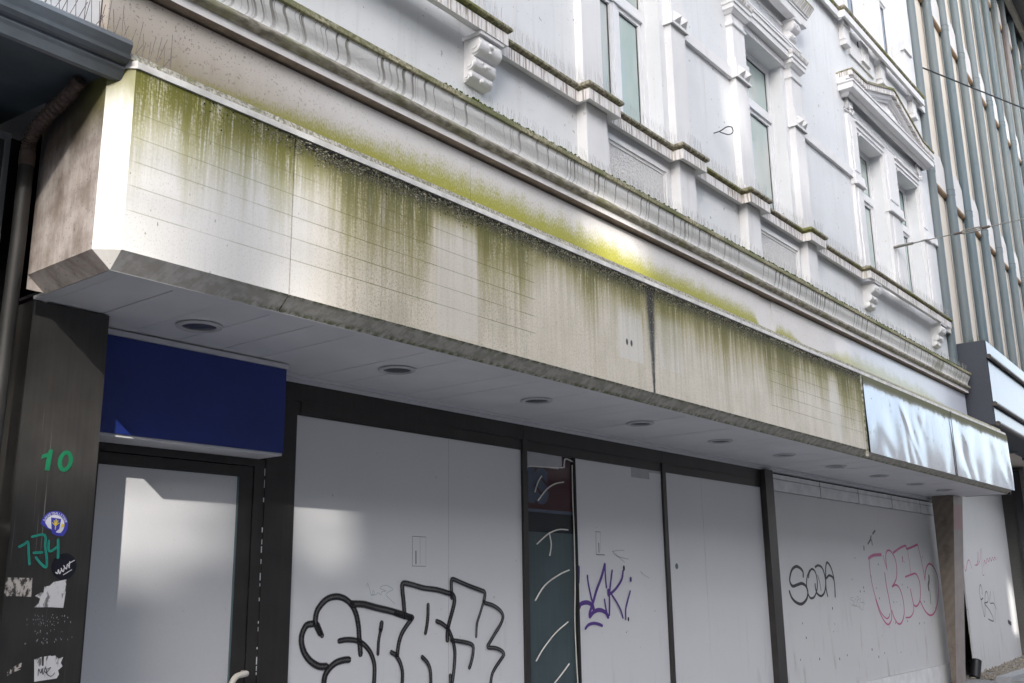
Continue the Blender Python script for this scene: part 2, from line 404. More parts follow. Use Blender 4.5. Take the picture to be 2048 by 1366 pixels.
simple('kerb', (.34, .345, .36), .8, 0, .12, 20); simple('rubble', (.27, .24, .20), .9, 0, .4, 30)
simple('rubber', (.012, .013, .016), .45)
simple('opp_wall', (.24, .235, .23), .8, 0, .1, 1); simple('opp_glass', (.16, .18, .2), .1); simple('opp_pale', (.80, .78, .78), .8); simple('blocker_concrete', (.45, .45, .45), .85)
simple('handle', (.66, .62, .55), .35)
simple('panel_stipple', (.70, .69, .69), .9, 0, .12, 60, .02)
# ------------------------------------------------------------------ mesh helpers
class MB:
    def __init__(s): s.v = []; s.f = []; s.mi = []; s.uv = {}
    def face(s, pts, mi=0):
        i = len(s.v); s.v += [tuple(p) for p in pts]; s.f.append(tuple(range(i, i+len(pts)))); s.mi.append(mi); return s
    def box(s, x0, x1, y0, y1, z0, z1, mi=0):
        i = len(s.v)
        s.v += [(x, y, z) for z in (z0, z1) for y in (y0, y1) for x in (x0, x1)]
        for q in ((0, 2, 3, 1), (4, 5, 7, 6), (0, 1, 5, 4), (2, 6, 7, 3), (0, 4, 6, 2), (1, 3, 7, 5)):
            s.f.append(tuple(i+k for k in q)); s.mi.append(mi)
        return s
    def prism(s, poly, ax, a, b, mi=0):
        # poly: 2D points; ax 'x': (y,z) extruded along x ; 'y': (x,z) ; 'z': (x,y)
        def P(p, t): return {'x': (t, p[0], p[1]), 'y': (p[0], t, p[1]), 'z': (p[0], p[1], t)}[ax]
        i = len(s.v); n = len(poly)
        s.v += [P(p, a) for p in poly]+[P(p, b) for p in poly]
        s.f.append(tuple(range(i, i+n))); s.f.append(tuple(range(i+2*n-1, i+n-1, -1))); s.mi += [mi, mi]
        for k in range(n):
            s.f.append((i+k, i+n+k, i+n+(k+1) % n, i+(k+1) % n)); s.mi.append(mi)
        return s
    def mould(s, path, prof, mis=None, caps=True):
        # path in plan (x,y) from left to right, prof [(out,z)] swept with mitred corners, out towards the street
        N = []
        for i, p in enumerate(path):
            ds = []
            for a, b in ((i-1, i), (i, i+1)):
                if 0 <= a and b < len(path):
                    d = Vector((path[b][0]-path[a][0], path[b][1]-path[a][1])).normalized(); ds.append(Vector((d.y, -d.x)))
            N.append(ds[0] if len(ds) == 1 else (ds[0]+ds[1])/(1+ds[0].dot(ds[1])))
        i0 = len(s.v); n = len(prof)
        for p, nn in zip(path, N):
            s.v += [(p[0]+nn.x*o, p[1]+nn.y*o, z) for o, z in prof]
        for i in range(len(path)-1):
            for k in range(n-1):
                a = i0+i*n+k; s.f.append((a, a+n, a+n+1, a+1)); s.mi.append(mis[k] if mis else 0)
        if caps:
            s.f.append(tuple(i0+k for k in range(n))); s.mi.append(0)
            e = i0+(len(path)-1)*n; s.f.append(tuple(e+k for k in range(n-1, -1, -1))); s.mi.append(0)
        return s
    def tube(s, pts, r, n=8, cap=True, mi=0):
        pts = [Vector(p) for p in pts]; i0 = len(s.v); rr = r if isinstance(r, (list, tuple)) else [r]*len(pts)
        up = None
        for i, p in enumerate(pts):
            d = (pts[min(i+1, len(pts)-1)]-pts[max(i-1, 0)]).normalized()
            if up is None: up = Vector((0, 0, 1)) if abs(d.z) < .9 else Vector((1, 0, 0))
            a = d.cross(up).normalized(); b = a.cross(d).normalized(); up = b
            s.v += [tuple(p+(a*math.cos(t)+b*math.sin(t))*rr[i]) for t in [2*math.pi*k/n for k in range(n)]]
        for i in range(len(pts)-1):
            for k in range(n):
                a = i0+i*n+k; b = i0+i*n+(k+1) % n; s.f.append((a, b, b+n, a+n)); s.mi.append(mi)
        if cap:
            s.f.append(tuple(i0+k for k in range(n-1, -1, -1))); s.mi.append(mi)
            e = i0+(len(pts)-1)*n; s.f.append(tuple(e+k for k in range(n))); s.mi.append(mi)
        return s
    def ball(s, c, rx, ry, rz, nu=10, nv=6, mi=0):
        i0 = len(s.v)
        for j in range(nv+1):
            t = math.pi*j/nv
            for k in range(nu):
                a = 2*math.pi*k/nu; s.v.append((c[0]+rx*math.sin(t)*math.cos(a), c[1]+ry*math.sin(t)*math.sin(a), c[2]+rz*math.cos(t)))
        for j in range(nv):
            for k in range(nu):
                a = i0+j*nu+k; b = i0+j*nu+(k+1) % nu; s.f.append((a, a+nu, b+nu, b)); s.mi.append(mi)
        return s
    def bit(s, c, r, mi=0):
        i0 = len(s.v)
        for d in ((1, 0, 0), (-1, 0, 0), (0, 1, 0), (0, -1, 0), (0, 0, 1), (0, 0, -1)):
            q = r*random.uniform(.5, 1.3); s.v.append((c[0]+d[0]*q, c[1]+d[1]*q*.7, c[2]+d[2]*q*.8))
        for a in (0, 1):
            for b in (2, 3):
                for e in (4, 5):
                    s.f.append((i0+a, i0+b, i0+e)); s.mi.append(mi)
        return s
def rootloc(o):
    while o.parent: o = o.parent
    return Vector(o.location)
def thing(name, label, cat, loc=(0, 0, 0), group=None):
    o = bpy.data.objects.new(name, None); COL.objects.link(o); o.location = loc; o.empty_display_size = .1
    o['label'] = label; o['category'] = cat
    if group: o['group'] = group
    return o
def obj(name, mb, mats, parent=None, smooth=False, label=None, cat=None, group=None, kind=None, angle=None):
    me = bpy.data.meshes.new(name)
    if parent: of = rootloc(parent)
    else:
        xs = [v[0] for v in mb.v]; ys = [v[1] for v in mb.v]; zs = [v[2] for v in mb.v]
        of = Vector(((min(xs)+max(xs))/2, (min(ys)+max(ys))/2, min(zs)))
    me.from_pydata([(v[0]-of.x, v[1]-of.y, v[2]-of.z) for v in mb.v], [], mb.f)
    for mn in (mats if isinstance(mats, (list, tuple)) else [mats]): me.materials.append(MATS[mn])
    if any(mb.mi): me.polygons.foreach_set('material_index', mb.mi)
    if mb.uv:
        L = me.uv_layers.new(name='UVMap')
        for lp in me.loops: L.data[lp.index].uv = mb.uv.get(lp.vertex_index, (0, 0))
    me.validate(); me.update()
    import bmesh
    bm = bmesh.new(); bm.from_mesh(me); bmesh.ops.recalc_face_normals(bm, faces=bm.faces)
    if smooth:
        bmesh.ops.remove_doubles(bm, verts=bm.verts, dist=1e-5)
        for f_ in bm.faces: f_.smooth = True
        for e in bm.edges:
            if len(e.link_faces) == 2 and e.calc_face_angle(0) > math.radians(angle or 40): e.smooth = False
    bm.to_mesh(me); bm.free()
    o = bpy.data.objects.new(name, me); COL.objects.link(o)
    if parent: o.parent = parent
    else: o.location = of
    if label: o['label'] = label
    if cat: o['category'] = cat
    if group: o['group'] = group
    if kind: o['kind'] = kind
    return o
def smoothpath(pts, k=6):
    if len(pts) < 3: return [Vector(p) for p in pts]
    P = [Vector(p) for p in pts]; out = []
    for i in range(len(P)-1):
        a = P[max(i-1, 0)]; b = P[i]; c = P[i+1]; d = P[min(i+2, len(P)-1)]
        for j in range(k):
            t = j/k
            out.append(.5*((2*b)+(c-a)*t+(2*a-5*b+4*c-d)*t*t+(3*b-a-3*c+d)*t*t*t))
    out.append(P[-1]); return out
def ribbons(name, strokes, mat, place, parent, wmul=1., label=None):
    # flat painted strokes: 2D (x,z) centre lines with widths, UV v = -1..1 across
    mb = MB(); dep = 0.
    for w_, pts in strokes:
        p = smoothpath(pts, 6); hw = w_*wmul/2; dep += .0004
        # extend ends by half width
        if len(p) > 1:
            p = [p[0]-(p[1]-p[0]).normalized()*hw*.7]+p+[p[-1]+(p[-1]-p[-2]).normalized()*hw*.7]
        i0 = len(mb.v); n = len(p)
        for i, q in enumerate(p):
            d = (p[min(i+1, n-1)]-p[max(i-1, 0)]).normalized(); nn = Vector((-d.y, d.x))
            h = hw*(.55 if i in (0, n-1) else 1.)
            for sgn in (-1, 0, 1):
                a = q+nn*h*sgn; mb.uv[len(mb.v)] = (i/n, sgn*(1. if i not in (0, n-1) else 1.)); mb.v.append(place(a.x, a.y, dep))
        for i in range(n-1):
            for k in range(2):
                a = i0+i*3+k; mb.f.append((a, a+1, a+4, a+3)); mb.mi.append(0)
    o = obj(name, mb, mat, parent)
    if label: o['label'] = label
    return o
def text_mesh(body, size, place, bold=0.):
    cu = bpy.data.curves.new('t', 'FONT'); cu.body = body; cu.size = size; cu.offset = bold; cu.resolution_u = 4
    to = bpy.data.objects.new('t', cu); COL.objects.link(to)
    me = bpy.data.meshes.new_from_object(to.evaluated_get(bpy.context.evaluated_depsgraph_get()))
    mb = MB(); mb.v = [place(v.co.x, v.co.y) for v in me.vertices]; mb.f = [tuple(p.vertices) for p in me.polygons]; mb.mi = [0]*len(mb.f)
    bpy.data.objects.remove(to); bpy.data.curves.remove(cu); bpy.data.meshes.remove(me)
    return mb
def holed(x0, x1, z0, z1, y, depth, holes, extra_x=()):
    # a wall face at y with openings and their reveals
    mb = MB()
    xs = sorted({x0, x1, *[h[0] for h in holes], *[h[1] for h in holes]}); zs = sorted({z0, z1, *[h[2] for h in holes], *[h[3] for h in holes]})
    xs = [v for v in xs if x0 <= v <= x1]; zs = [v for v in zs if z0 <= v <= z1]
    for a, b in zip(xs, xs[1:]):
        for c, d in zip(zs, zs[1:]):
            cx, cz = (a+b)/2, (c+d)/2
            if any(h[0] < cx < h[1] and h[2] < cz < h[3] for h in holes): continue
            mb.face([(a, y, c), (b, y, c), (b, y, d), (a, y, d)])
    for h in holes:
        a, b, c, d = max(h[0], x0), min(h[1], x1), max(h[2], z0), min(h[3], z1); yb = y+depth
        mb.face([(a, y, c), (a, yb, c), (a, yb, d), (a, y, d)]); mb.face([(b, y, c), (b, y, d), (b, yb, d), (b, yb, c)])
        mb.face([(a, y, d), (a, yb, d), (b, yb, d), (b, y, d)]); mb.face([(a, y, c), (b, y, c), (b, yb, c), (a, yb, c)])
    return mb
PL = lambda yy: (lambda a, b, d: (a, yy-.0015-d, b))
ST={'black':[(0.0382,[(4.35,1.211),(4.317,1.263),(4.311,1.31),(4.333,1.361),(4.395,1.412),(4.473,1.429),(4.546,1.415),(4.606,1.376),(4.645,1.322),(4.67,1.246),(4.68,1.166),(4.694,1.069)]),(0.0294,[(4.368,1.195),(4.33,1.263)]),(0.0396,[(4.292,1.269),(4.241,1.261),(4.21,1.216),(4.205,1.166),(4.228,1.105),(4.278,1.052),(4.347,1.017),(4.41,1.012)]),(0.0387,[(4.388,0.878),(4.398,0.953),(4.432,0.997),(4.487,1.029),(4.551,1.041),(4.595,1.041)]),(0.0321,[(4.508,1.157),(4.562,1.163),(4.636,1.157),(4.711,1.132),(4.773,1.081),(4.81,1.015),(4.819,0.945),(4.81,0.845)]),(0.0411,[(4.61,1.382),(4.712,1.377),(4.828,1.353),(4.948,1.331),(5.07,1.303),(5.145,1.28)]),(0.0341,[(4.874,1.256),(4.867,1.212)]),(0.0237,[(4.867,1.212),(4.849,1.142),(4.845,1.061)]),(0.032,[(5.001,1.313),(5.067,1.297),(5.154,1.286),(5.158,1.275),(5.109,1.231),(5.06,1.177),(5.033,1.112),(5.022,1.046)]),(0.0287,[(4.965,1.066),(5.014,1.041),(5.055,0.984),(5.073,0.922),(5.066,0.824)]),(0.0349,[(5.087,1.288),(5.078,1.373),(5.064,1.458),(5.067,1.507),(5.147,1.501),(5.267,1.477),(5.399,1.464),(5.498,1.445),(5.576,1.424),(5.59,1.376),(5.562,1.299),(5.53,1.223),(5.517,1.17),(5.517,1.118)]),(0.0275,[(5.316,1.363),(5.316,1.305),(5.308,1.236),(5.291,1.174)]),(0.0304,[(5.404,1.25),(5.462,1.231),(5.526,1.188),(5.571,1.115),(5.594,1.038),(5.589,0.951),(5.576,0.876),(5.553,0.786)]),(0.0284,[(5.259,1.019),(5.306,0.985),(5.337,0.938),(5.346,0.881),(5.346,0.802)]),(0.0272,[(5.544,0.881),(5.553,0.786)]),(0.0301,[(5.562,1.406),(5.557,1.466),(5.557,1.52),(5.576,1.535),(5.665,1.511),(5.769,1.483),(5.876,1.457),(5.925,1.438),(5.915,1.376)]),(0.0215,[(5.915,1.376),(5.87,1.291),(5.835,1.219),(5.824,1.128)]),(0.0282,[(5.924,1.364),(6.024,1.343),(6.105,1.304),(6.135,1.259),(6.103,1.204),(6.041,1.144),(5.986,1.091),(5.955,1.05),(6.04,1.039),(6.11,1.017),(6.14,0.988),(6.099,0.95),(6.038,0.899),(5.997,0.847),(5.976,0.753)]),(0.0285,[(5.553,1.116),(5.663,1.102),(5.757,1.083),(5.79,1.058),(5.785,1.004),(5.766,0.952),(5.747,0.918)])],'tealscrib':[(0.0034,[(4.736,1.486),(4.743,1.511),(4.763,1.472),(4.78,1.431),(4.794,1.466),(4.807,1.444),(4.783,1.433),(4.826,1.438),(4.838,1.449),(4.866,1.435),(4.873,1.454),(4.913,1.46),(4.857,1.477),(4.896,1.496),(4.944,1.487),(4.977,1.468),(4.945,1.457),(4.913,1.437),(4.954,1.403),(4.995,1.375)])],'purple':[(0.0317,[(7.155,1.633),(7.152,1.578),(7.138,1.509)]),(0.0339,[(7.128,1.306),(7.176,1.335),(7.263,1.344),(7.324,1.325),(7.36,1.287)]),(0.0199,[(7.279,1.564),(7.29,1.495),(7.322,1.398),(7.35,1.328),(7.366,1.287)]),(0.0287,[(7.551,1.661),(7.491,1.551),(7.407,1.439),(7.351,1.342),(7.298,1.261),(7.296,1.227)]),(0.0204,[(7.554,1.661),(7.552,1.572),(7.562,1.465)]),(0.0322,[(7.294,1.227),(7.359,1.266),(7.449,1.279),(7.538,1.255),(7.574,1.216)]),(0.0203,[(7.525,1.364),(7.54,1.297),(7.562,1.226)]),(0.0219,[(7.661,1.608),(7.635,1.522),(7.607,1.415),(7.601,1.324),(7.591,1.233)]),(0.0236,[(7.837,1.606),(7.812,1.536),(7.725,1.464),(7.627,1.415),(7.581,1.416)]),(0.035,[(7.589,1.44),(7.593,1.401)]),(0.0191,[(7.64,1.401),(7.716,1.336),(7.778,1.263),(7.804,1.205)]),(0.0209,[(7.94,1.43),(7.895,1.354),(7.854,1.276),(7.848,1.19)]),(0.0272,[(7.958,1.544),(7.957,1.522)]),(0.0227,[(7.22,1.134),(7.265,1.163),(7.341,1.174),(7.416,1.165),(7.473,1.149)])],'scuff':[(0.009,[(7.679,1.773),(7.761,1.782),(7.872,1.787)]),(0.012,[(7.685,1.769),(7.757,1.732),(7.936,1.709)]),(0.0105,[(7.731,1.754),(7.797,1.715),(7.871,1.683)]),(0.0092,[(8.128,1.602),(8.198,1.57),(8.277,1.544)]),(0.0061,[(8.157,1.6),(8.157,1.566)])],'lock2':[(0.0065,[(7.431,1.936),(7.424,1.74)]),(0.0058,[(7.424,1.935),(7.499,1.934)]),(0.0102,[(7.425,1.74),(7.552,1.74)]),(0.0146,[(7.468,1.838),(7.467,1.76)]),(0.0029,[(7.501,1.933),(7.495,1.778)])],'lock1':[(0.0047,[(5.159,1.817),(5.161,1.624)]),(0.0048,[(5.155,1.825),(5.293,1.824)]),(0.0047,[(5.158,1.624),(5.291,1.623)]),(0.0142,[(5.194,1.724),(5.195,1.64)]),(0.0024,[(5.234,1.819),(5.236,1.638)]),(0.0018,[(5.293,1.821),(5.294,1.623)])],'soda':[(0.0277,[(11.78,1.562),(11.782,1.619),(11.704,1.661),(11.594,1.677),(11.475,1.64),(11.405,1.565),(11.393,1.499),(11.457,1.454),(11.59,1.468),(11.725,1.483),(11.834,1.452),(11.878,1.383),(11.822,1.301),(11.679,1.251),(11.532,1.268),(11.413,1.322),(11.355,1.396)]),(0.0205,[(11.933,1.551),(11.964,1.605),(12.052,1.652),(12.146,1.621),(12.186,1.528),(12.163,1.419),(12.063,1.328),(11.942,1.314),(11.877,1.376),(11.857,1.467),(11.895,1.559),(11.99,1.636)]),(0.0225,[(12.158,1.676),(12.264,1.696),(12.379,1.662),(12.44,1.559),(12.439,1.464),(12.376,1.371),(12.265,1.333),(12.151,1.365),(12.114,1.427),(12.114,1.474)]),(0.0112,[(12.214,1.578),(12.259,1.489),(12.279,1.395)]),(0.0229,[(12.471,1.33),(12.441,1.425),(12.46,1.559),(12.486,1.671),(12.542,1.735),(12.638,1.688),(12.701,1.592),(12.725,1.463),(12.713,1.319)]),(0.023,[(12.478,1.543),(12.57,1.577),(12.672,1.559),(12.708,1.527)])],'sora':[(0.0051,[(13.32,1.295),(13.253,1.304),(13.224,1.28),(13.31,1.254),(13.324,1.22),(13.251,1.205),(13.223,1.23)]),(0.0051,[(13.413,1.293),(13.326,1.229),(13.387,1.194),(13.437,1.251),(13.454,1.318)]),(0.0052,[(13.465,1.313),(13.528,1.283),(13.449,1.251),(13.568,1.166)]),(0.0052,[(13.589,1.291),(13.54,1.241),(13.681,1.231)]),(0.0052,[(13.653,1.307),(13.698,1.205)]),(0.0052,[(13.272,1.197),(13.455,1.185),(13.621,1.14),(13.64,1.257)])],'pink':[(0.0275,[(14.015,1.805),(14.205,1.849),(14.513,1.865)]),(0.0126,[(14.027,1.795),(14.023,1.673),(14.045,1.49),(14.136,1.288),(14.289,1.093),(14.476,1.007),(14.589,1.024),(14.633,1.064)]),(0.0159,[(14.13,1.268),(14.232,1.104),(14.376,0.979),(14.528,0.924),(14.67,0.981),(14.698,1.073),(14.66,1.26),(14.607,1.447),(14.588,1.614)]),(0.0097,[(14.701,1.657),(14.638,1.761),(14.587,1.856)]),(0.0153,[(14.691,1.678),(14.691,1.836),(14.78,1.923),(14.938,1.915),(15.084,1.81),(15.103,1.659),(15.031,1.53),(14.837,1.425)]),(0.0163,[(14.838,1.43),(15.022,1.45),(15.164,1.38),(15.245,1.219),(15.224,1.049),(15.089,0.936),(14.938,0.92),(14.801,0.997),(14.723,1.103)]),(0.0204,[(15.031,1.901),(15.353,1.978),(15.603,2.012),(15.658,1.969),(16.146,2.042)]),(0.0091,[(15.66,1.974),(15.689,1.796),(15.7,1.618)]),(0.0117,[(16.164,2.043),(16.255,1.826),(16.313,1.621),(16.328,1.507)]),(0.0177,[(16.336,1.53),(16.423,1.667),(16.608,1.761),(16.823,1.717),(16.967,1.576),(16.977,1.412),(16.848,1.203),(16.654,1.046),(16.407,0.996),(16.174,1.069),(15.99,1.217)]),(0.0171,[(15.44,1.563),(15.71,1.596),(15.926,1.608),(16.053,1.507),(16.054,1.35),(15.968,1.207),(15.804,1.143),(15.689,1.168),(15.639,1.278),(15.606,1.387)]),(0.0134,[(15.675,1.179),(15.639,1.071),(15.478,0.999),(15.273,0.994)]),(0.0202,[(15.396,1.847),(15.392,1.781)])],'splat':[(0.026,[(16.552,1.576),(16.535,1.506),(16.472,1.438),(16.48,1.375)]),(0.0148,[(14.187,2.108),(14.143,2.055)]),(0.0126,[(14.143,2.055),(14.039,2.0)]),(0.0127,[(14.188,2.056),(14.2,1.994)]),(0.0145,[(13.869,1.96),(13.864,1.919)]),(0.0128,[(14.36,2.187),(14.256,2.141)]),(0.0104,[(14.025,1.576),(14.03,1.561)]),(0.0094,[(16.515,1.346),(16.487,1.164)]),(0.0116,[(16.179,1.209),(16.18,1.192)]),(0.0102,[(13.707,1.432),(13.709,1.417)])],'hpink':[(0.0119,[(2.107,1.776),(2.195,1.674),(2.486,1.839),(2.66,1.865),(2.827,1.726)]),(0.01,[(3.163,1.789),(3.417,1.816),(3.629,2.027),(3.623,1.917),(3.324,1.779),(3.737,1.882),(4.037,2.111),(3.857,1.65),(4.01,1.614)]),(0.0132,[(4.088,1.775),(4.242,1.89),(4.381,1.829),(4.567,1.933),(4.71,1.872),(4.883,1.951),(5.03,1.889),(5.207,1.97),(5.317,1.907),(5.489,1.975),(5.652,1.925)])],'hdark':[(0.0174,[(3.577,1.25),(3.592,1.37),(3.461,1.431),(3.311,1.312),(3.349,1.169),(3.604,1.19),(3.366,1.145),(3.455,0.977),(3.509,0.857),(3.628,0.926),(3.839,1.223),(4.042,1.306),(4.161,1.219),(4.046,1.11),(3.676,1.092),(4.03,0.989),(4.367,0.846),(4.405,0.746),(3.892,0.799)]),(0.0155,[(4.481,1.302),(4.29,1.094),(4.69,1.074),(4.91,0.957)]),(0.0104,[(4.792,1.312),(4.842,1.072),(4.563,0.704)]),(0.0619,[(6.169,0.678),(6.522,0.627)])],'bead':[(0.0113,[(6.442,0.717),(6.451,1.101),(6.458,1.494),(6.45,1.762),(6.458,2.172),(6.468,2.395),(6.492,2.422),(6.661,2.432),(6.954,2.449),(6.98,2.474),(7.003,2.527),(7.104,2.514)]),(0.0102,[(7.1,2.484),(7.095,2.21),(7.101,1.919),(7.096,1.52),(7.076,1.212),(7.082,0.937),(7.097,0.666)]),(0.0113,[(6.663,2.357),(6.609,2.3),(6.567,2.22)]),(0.0115,[(6.969,2.329),(6.849,2.307),(6.726,2.252),(6.609,2.155)]),(0.0114,[(7.013,1.935),(6.882,1.933),(6.736,1.893),(6.581,1.808)]),(0.0113,[(6.749,1.907),(6.773,1.81),(6.749,1.72)]),(0.0127,[(7.015,1.608),(6.867,1.568),(6.674,1.486),(6.544,1.37)]),(0.0111,[(6.979,1.195),(6.8,1.113),(6.634,1.001),(6.541,0.915)]),(0.0111,[(6.98,0.869),(6.881,0.802),(6.749,0.719)])],'teal':[(0.0131,[(2.207,1.668),(2.228,1.68),(2.244,1.689),(2.252,1.639),(2.26,1.593)]),(0.0132,[(2.26,1.713),(2.316,1.722),(2.324,1.67),(2.335,1.623),(2.337,1.582),(2.309,1.599),(2.287,1.623)]),(0.0132,[(2.274,1.643),(2.311,1.646)]),(0.0133,[(2.338,1.697),(2.34,1.662),(2.352,1.652),(2.38,1.672)]),(0.0146,[(2.38,1.703),(2.385,1.66),(2.387,1.624)])],'now':[(0.0049,[(2.382,1.559),(2.391,1.554),(2.393,1.571),(2.401,1.553),(2.408,1.574)]),(0.0049,[(2.405,1.577),(2.416,1.562),(2.42,1.58),(2.422,1.583)]),(0.0049,[(2.416,1.589),(2.43,1.574),(2.433,1.595),(2.444,1.58)]),(0.0049,[(2.443,1.607),(2.442,1.58)]),(0.0049,[(2.438,1.598),(2.464,1.613)]),(0.0031,[(2.417,1.548),(2.455,1.571)])],'mak':[(0.0035,[(2.345,1.118),(2.345,1.146),(2.356,1.128),(2.361,1.147),(2.365,1.122)]),(0.0035,[(2.368,1.122),(2.375,1.149),(2.383,1.126),(2.373,1.133)]),(0.0036,[(2.385,1.143),(2.399,1.148),(2.383,1.126),(2.403,1.111),(2.42,1.124)])],'scrap':[[(2.164,1.53),(2.172,1.536),(2.279,1.534),(2.281,1.501),(2.282,1.453),(2.204,1.458),(2.175,1.457),(2.162,1.473),(2.165,1.496)],[(2.301,1.408),(2.32,1.425),(2.324,1.445),(2.3,1.457),(2.322,1.471),(2.337,1.471),(2.338,1.497),(2.362,1.5),(2.379,1.517),(2.404,1.521),(2.438,1.528),(2.439,1.47),(2.434,1.403),(2.377,1.407)],[(2.208,1.138),(2.223,1.156),(2.268,1.176),(2.267,1.159),(2.247,1.149),(2.268,1.15),(2.237,1.139),(2.212,1.127)],[(2.323,1.186),(2.355,1.196),(2.36,1.156),(2.368,1.158),(2.366,1.196),(2.394,1.199),(2.401,1.196),(2.416,1.198),(2.436,1.183),(2.454,1.19),(2.445,1.165),(2.455,1.15),(2.435,1.134),(2.442,1.117),(2.432,1.1),(2.332,1.093)]]}
# ================================================================== setting
GZ = -.10
o = obj('ground', MB().box(-120, 160, -120, 120, GZ-.3, GZ), 'asphalt', kind='structure')
pv = MB().box(-60, 17.3, 2.9, 8, GZ+.001, GZ+.08); obj('pavement', pv, 'slab', kind='structure')
pv = obj('pavement_far', MB().box(17.305, 90, 2.9, 9, GZ-.02, GZ+.004), 'slab', kind='structure')
# kerb stones and slabs seen at the lower right corner
for i in range(10):
    x0 = 18.2+i*.9
    obj('kerb_stone', MB().box(x0, x0+.885, 4.40+.02*i, 4.62+.02*i, GZ, GZ+.10), 'kerb', parent=pv)
for i in range(9):
    for j in range(2):
        x0 = 18.2+i*.6; obj('paving_slab', MB().box(x0, x0+.59, 3.2+j*.6, 3.79+j*.6, GZ, GZ+.045), 'slab', parent=pv)
rb = MB()
for i in range(900):
    x = random.uniform(18.6, 25); y = 4.66+.02*(x-18)/.9+random.random()*(.55+.06*(x-18.6))
    rb.bit((x, y, GZ+.005+random.random()*.03), random.uniform(.012, .05))
obj('rubble', rb, 'rubble', label='loose gravel and rubble along the foot of the hoarding', kind='stuff')

# ================================================================== the white building
B = thing('white_building', 'white stuccoed old building with moulded windows above the stained canopy', 'building', (9.8, 4.5, GZ))
XL, XR = 2.285, 17.27
W1c, W2c = 7.56, 10.615
holes = [(W1c-.565, W1c+.565, 5.63, 7.79), (W2c-.565, W2c+.565, 5.63, 7.79), (13.70, 14.74, 5.63, 7.80), (15.37, 16.42, 5.63, 7.80),
         (3.95, 5.0, 5.63, 7.8), (2.4, 3.4, 5.63, 7.8), (13.87, 14.91, 9.66, 11.9), (15.47, 16.52, 9.66, 11.9),
         (W1c-.565, W1c+.565, 9.66, 11.9), (W2c-.565, W2c+.565, 9.66, 11.9)]
wl = holed(XL, XR, 4.4, 13.2, 4.5, .25, holes)
wl.face([(XR, 4.5, 4.4), (XR, 9, 4.4), (XR, 9, 13.2), (XR, 4.5, 13.2)]); wl.face([(XL, 4.5, 4.4), (XL, 9, 4.4), (XL, 9, 13.2), (XL, 4.5, 13.2)])
wl.face([(XL, 4.5, 13.2), (XR, 4.5, 13.2), (XR, 9, 13.2), (XL, 9, 13.2)])
obj('wall', wl, 'stucco', B)
obj('inner_wall', MB().box(XL+.02, XR-.02, 5.15, 5.3, 2.82, 13.1), 'n_dark', B)
def window(x0, x1, z0, z1, ztr, mull, pane='pane', y=4.66):
    fw = .07; mb = MB()
    t = .05
    for a, b, c, d in ((x0, x0+fw, z0, z1), (x1-fw, x1, z0, z1), (x0+fw, x1-fw, z0, z0+fw), (x0+fw, x1-fw, z1-fw, z1), (x0+fw, x1-fw, ztr, ztr+.13)):
        mb.box(a, b, y, y+.07, c, d)
    mb.box(x0+fw, x1-fw, y-.018, y, ztr-.004, ztr+.03)
    panes = []
    cols = [(x0+fw, x1-fw)] if not mull else [(x0+fw, (x0+x1)/2-.035), ((x0+x1)/2+.035, x1-fw)]
    if mull: mb.box((x0+x1)/2-.035, (x0+x1)/2+.035, y-.002, y+.07, z0+fw, ztr)
    for a, b in cols:
        for c, d in ((z0+fw, ztr),):
            sw = .05   # casement
            for q in ((a, a+sw, c, d), (b-sw, b, c, d), (a+sw, b-sw, c, c+sw), (a+sw, b-sw, d-sw, d)): mb.box(q[0]+.001, q[1]-.001, y+.008, y+.06, q[2]+.001, q[3]-.001)
            panes.append((a+sw, b-sw, c+sw, d-sw))
    c, d = ztr+.13, z1-fw
    panes.append((x0+fw, x1-fw, c, d))
    w_ = obj('window', mb, 'frame_upvc', B)
    for p in panes:
        obj('pane', MB().box(p[0], p[1], y+.035, y+.045, p[2], p[3]), pane, w_)
        gk = MB(); e = .012
        for q in ((p[0], p[0]+e, p[2], p[3]), (p[1]-e, p[1], p[2], p[3]), (p[0]+e, p[1]-e, p[2], p[2]+e), (p[0]+e, p[1]-e, p[3]-e, p[3])): gk.box(q[0], q[1], y+.028, y+.036, q[2], q[3])
        obj('gasket', gk, 'n_box', w_)
    return w_
window(W1c-.565, W1c+.565, 5.63, 7.79, 7.0, True); window(W2c-.565, W2c+.565, 5.63, 7.79, 7.03, False)
window(13.70, 14.74, 5.63, 7.80, 6.98, False); window(15.37, 16.42, 5.63, 7.80, 6.98, False)
window(3.95, 5.0, 5.63, 7.8, 7.0, False); window(2.4, 3.4, 5.63, 7.8, 7.0, False)
for a, b in ((13.87, 14.91), (15.47, 16.52), (W1c-.565, W1c+.565), (W2c-.565, W2c+.565)): window(a, b, 9.66, 11.9, 11.2, False, 'pane_dark')

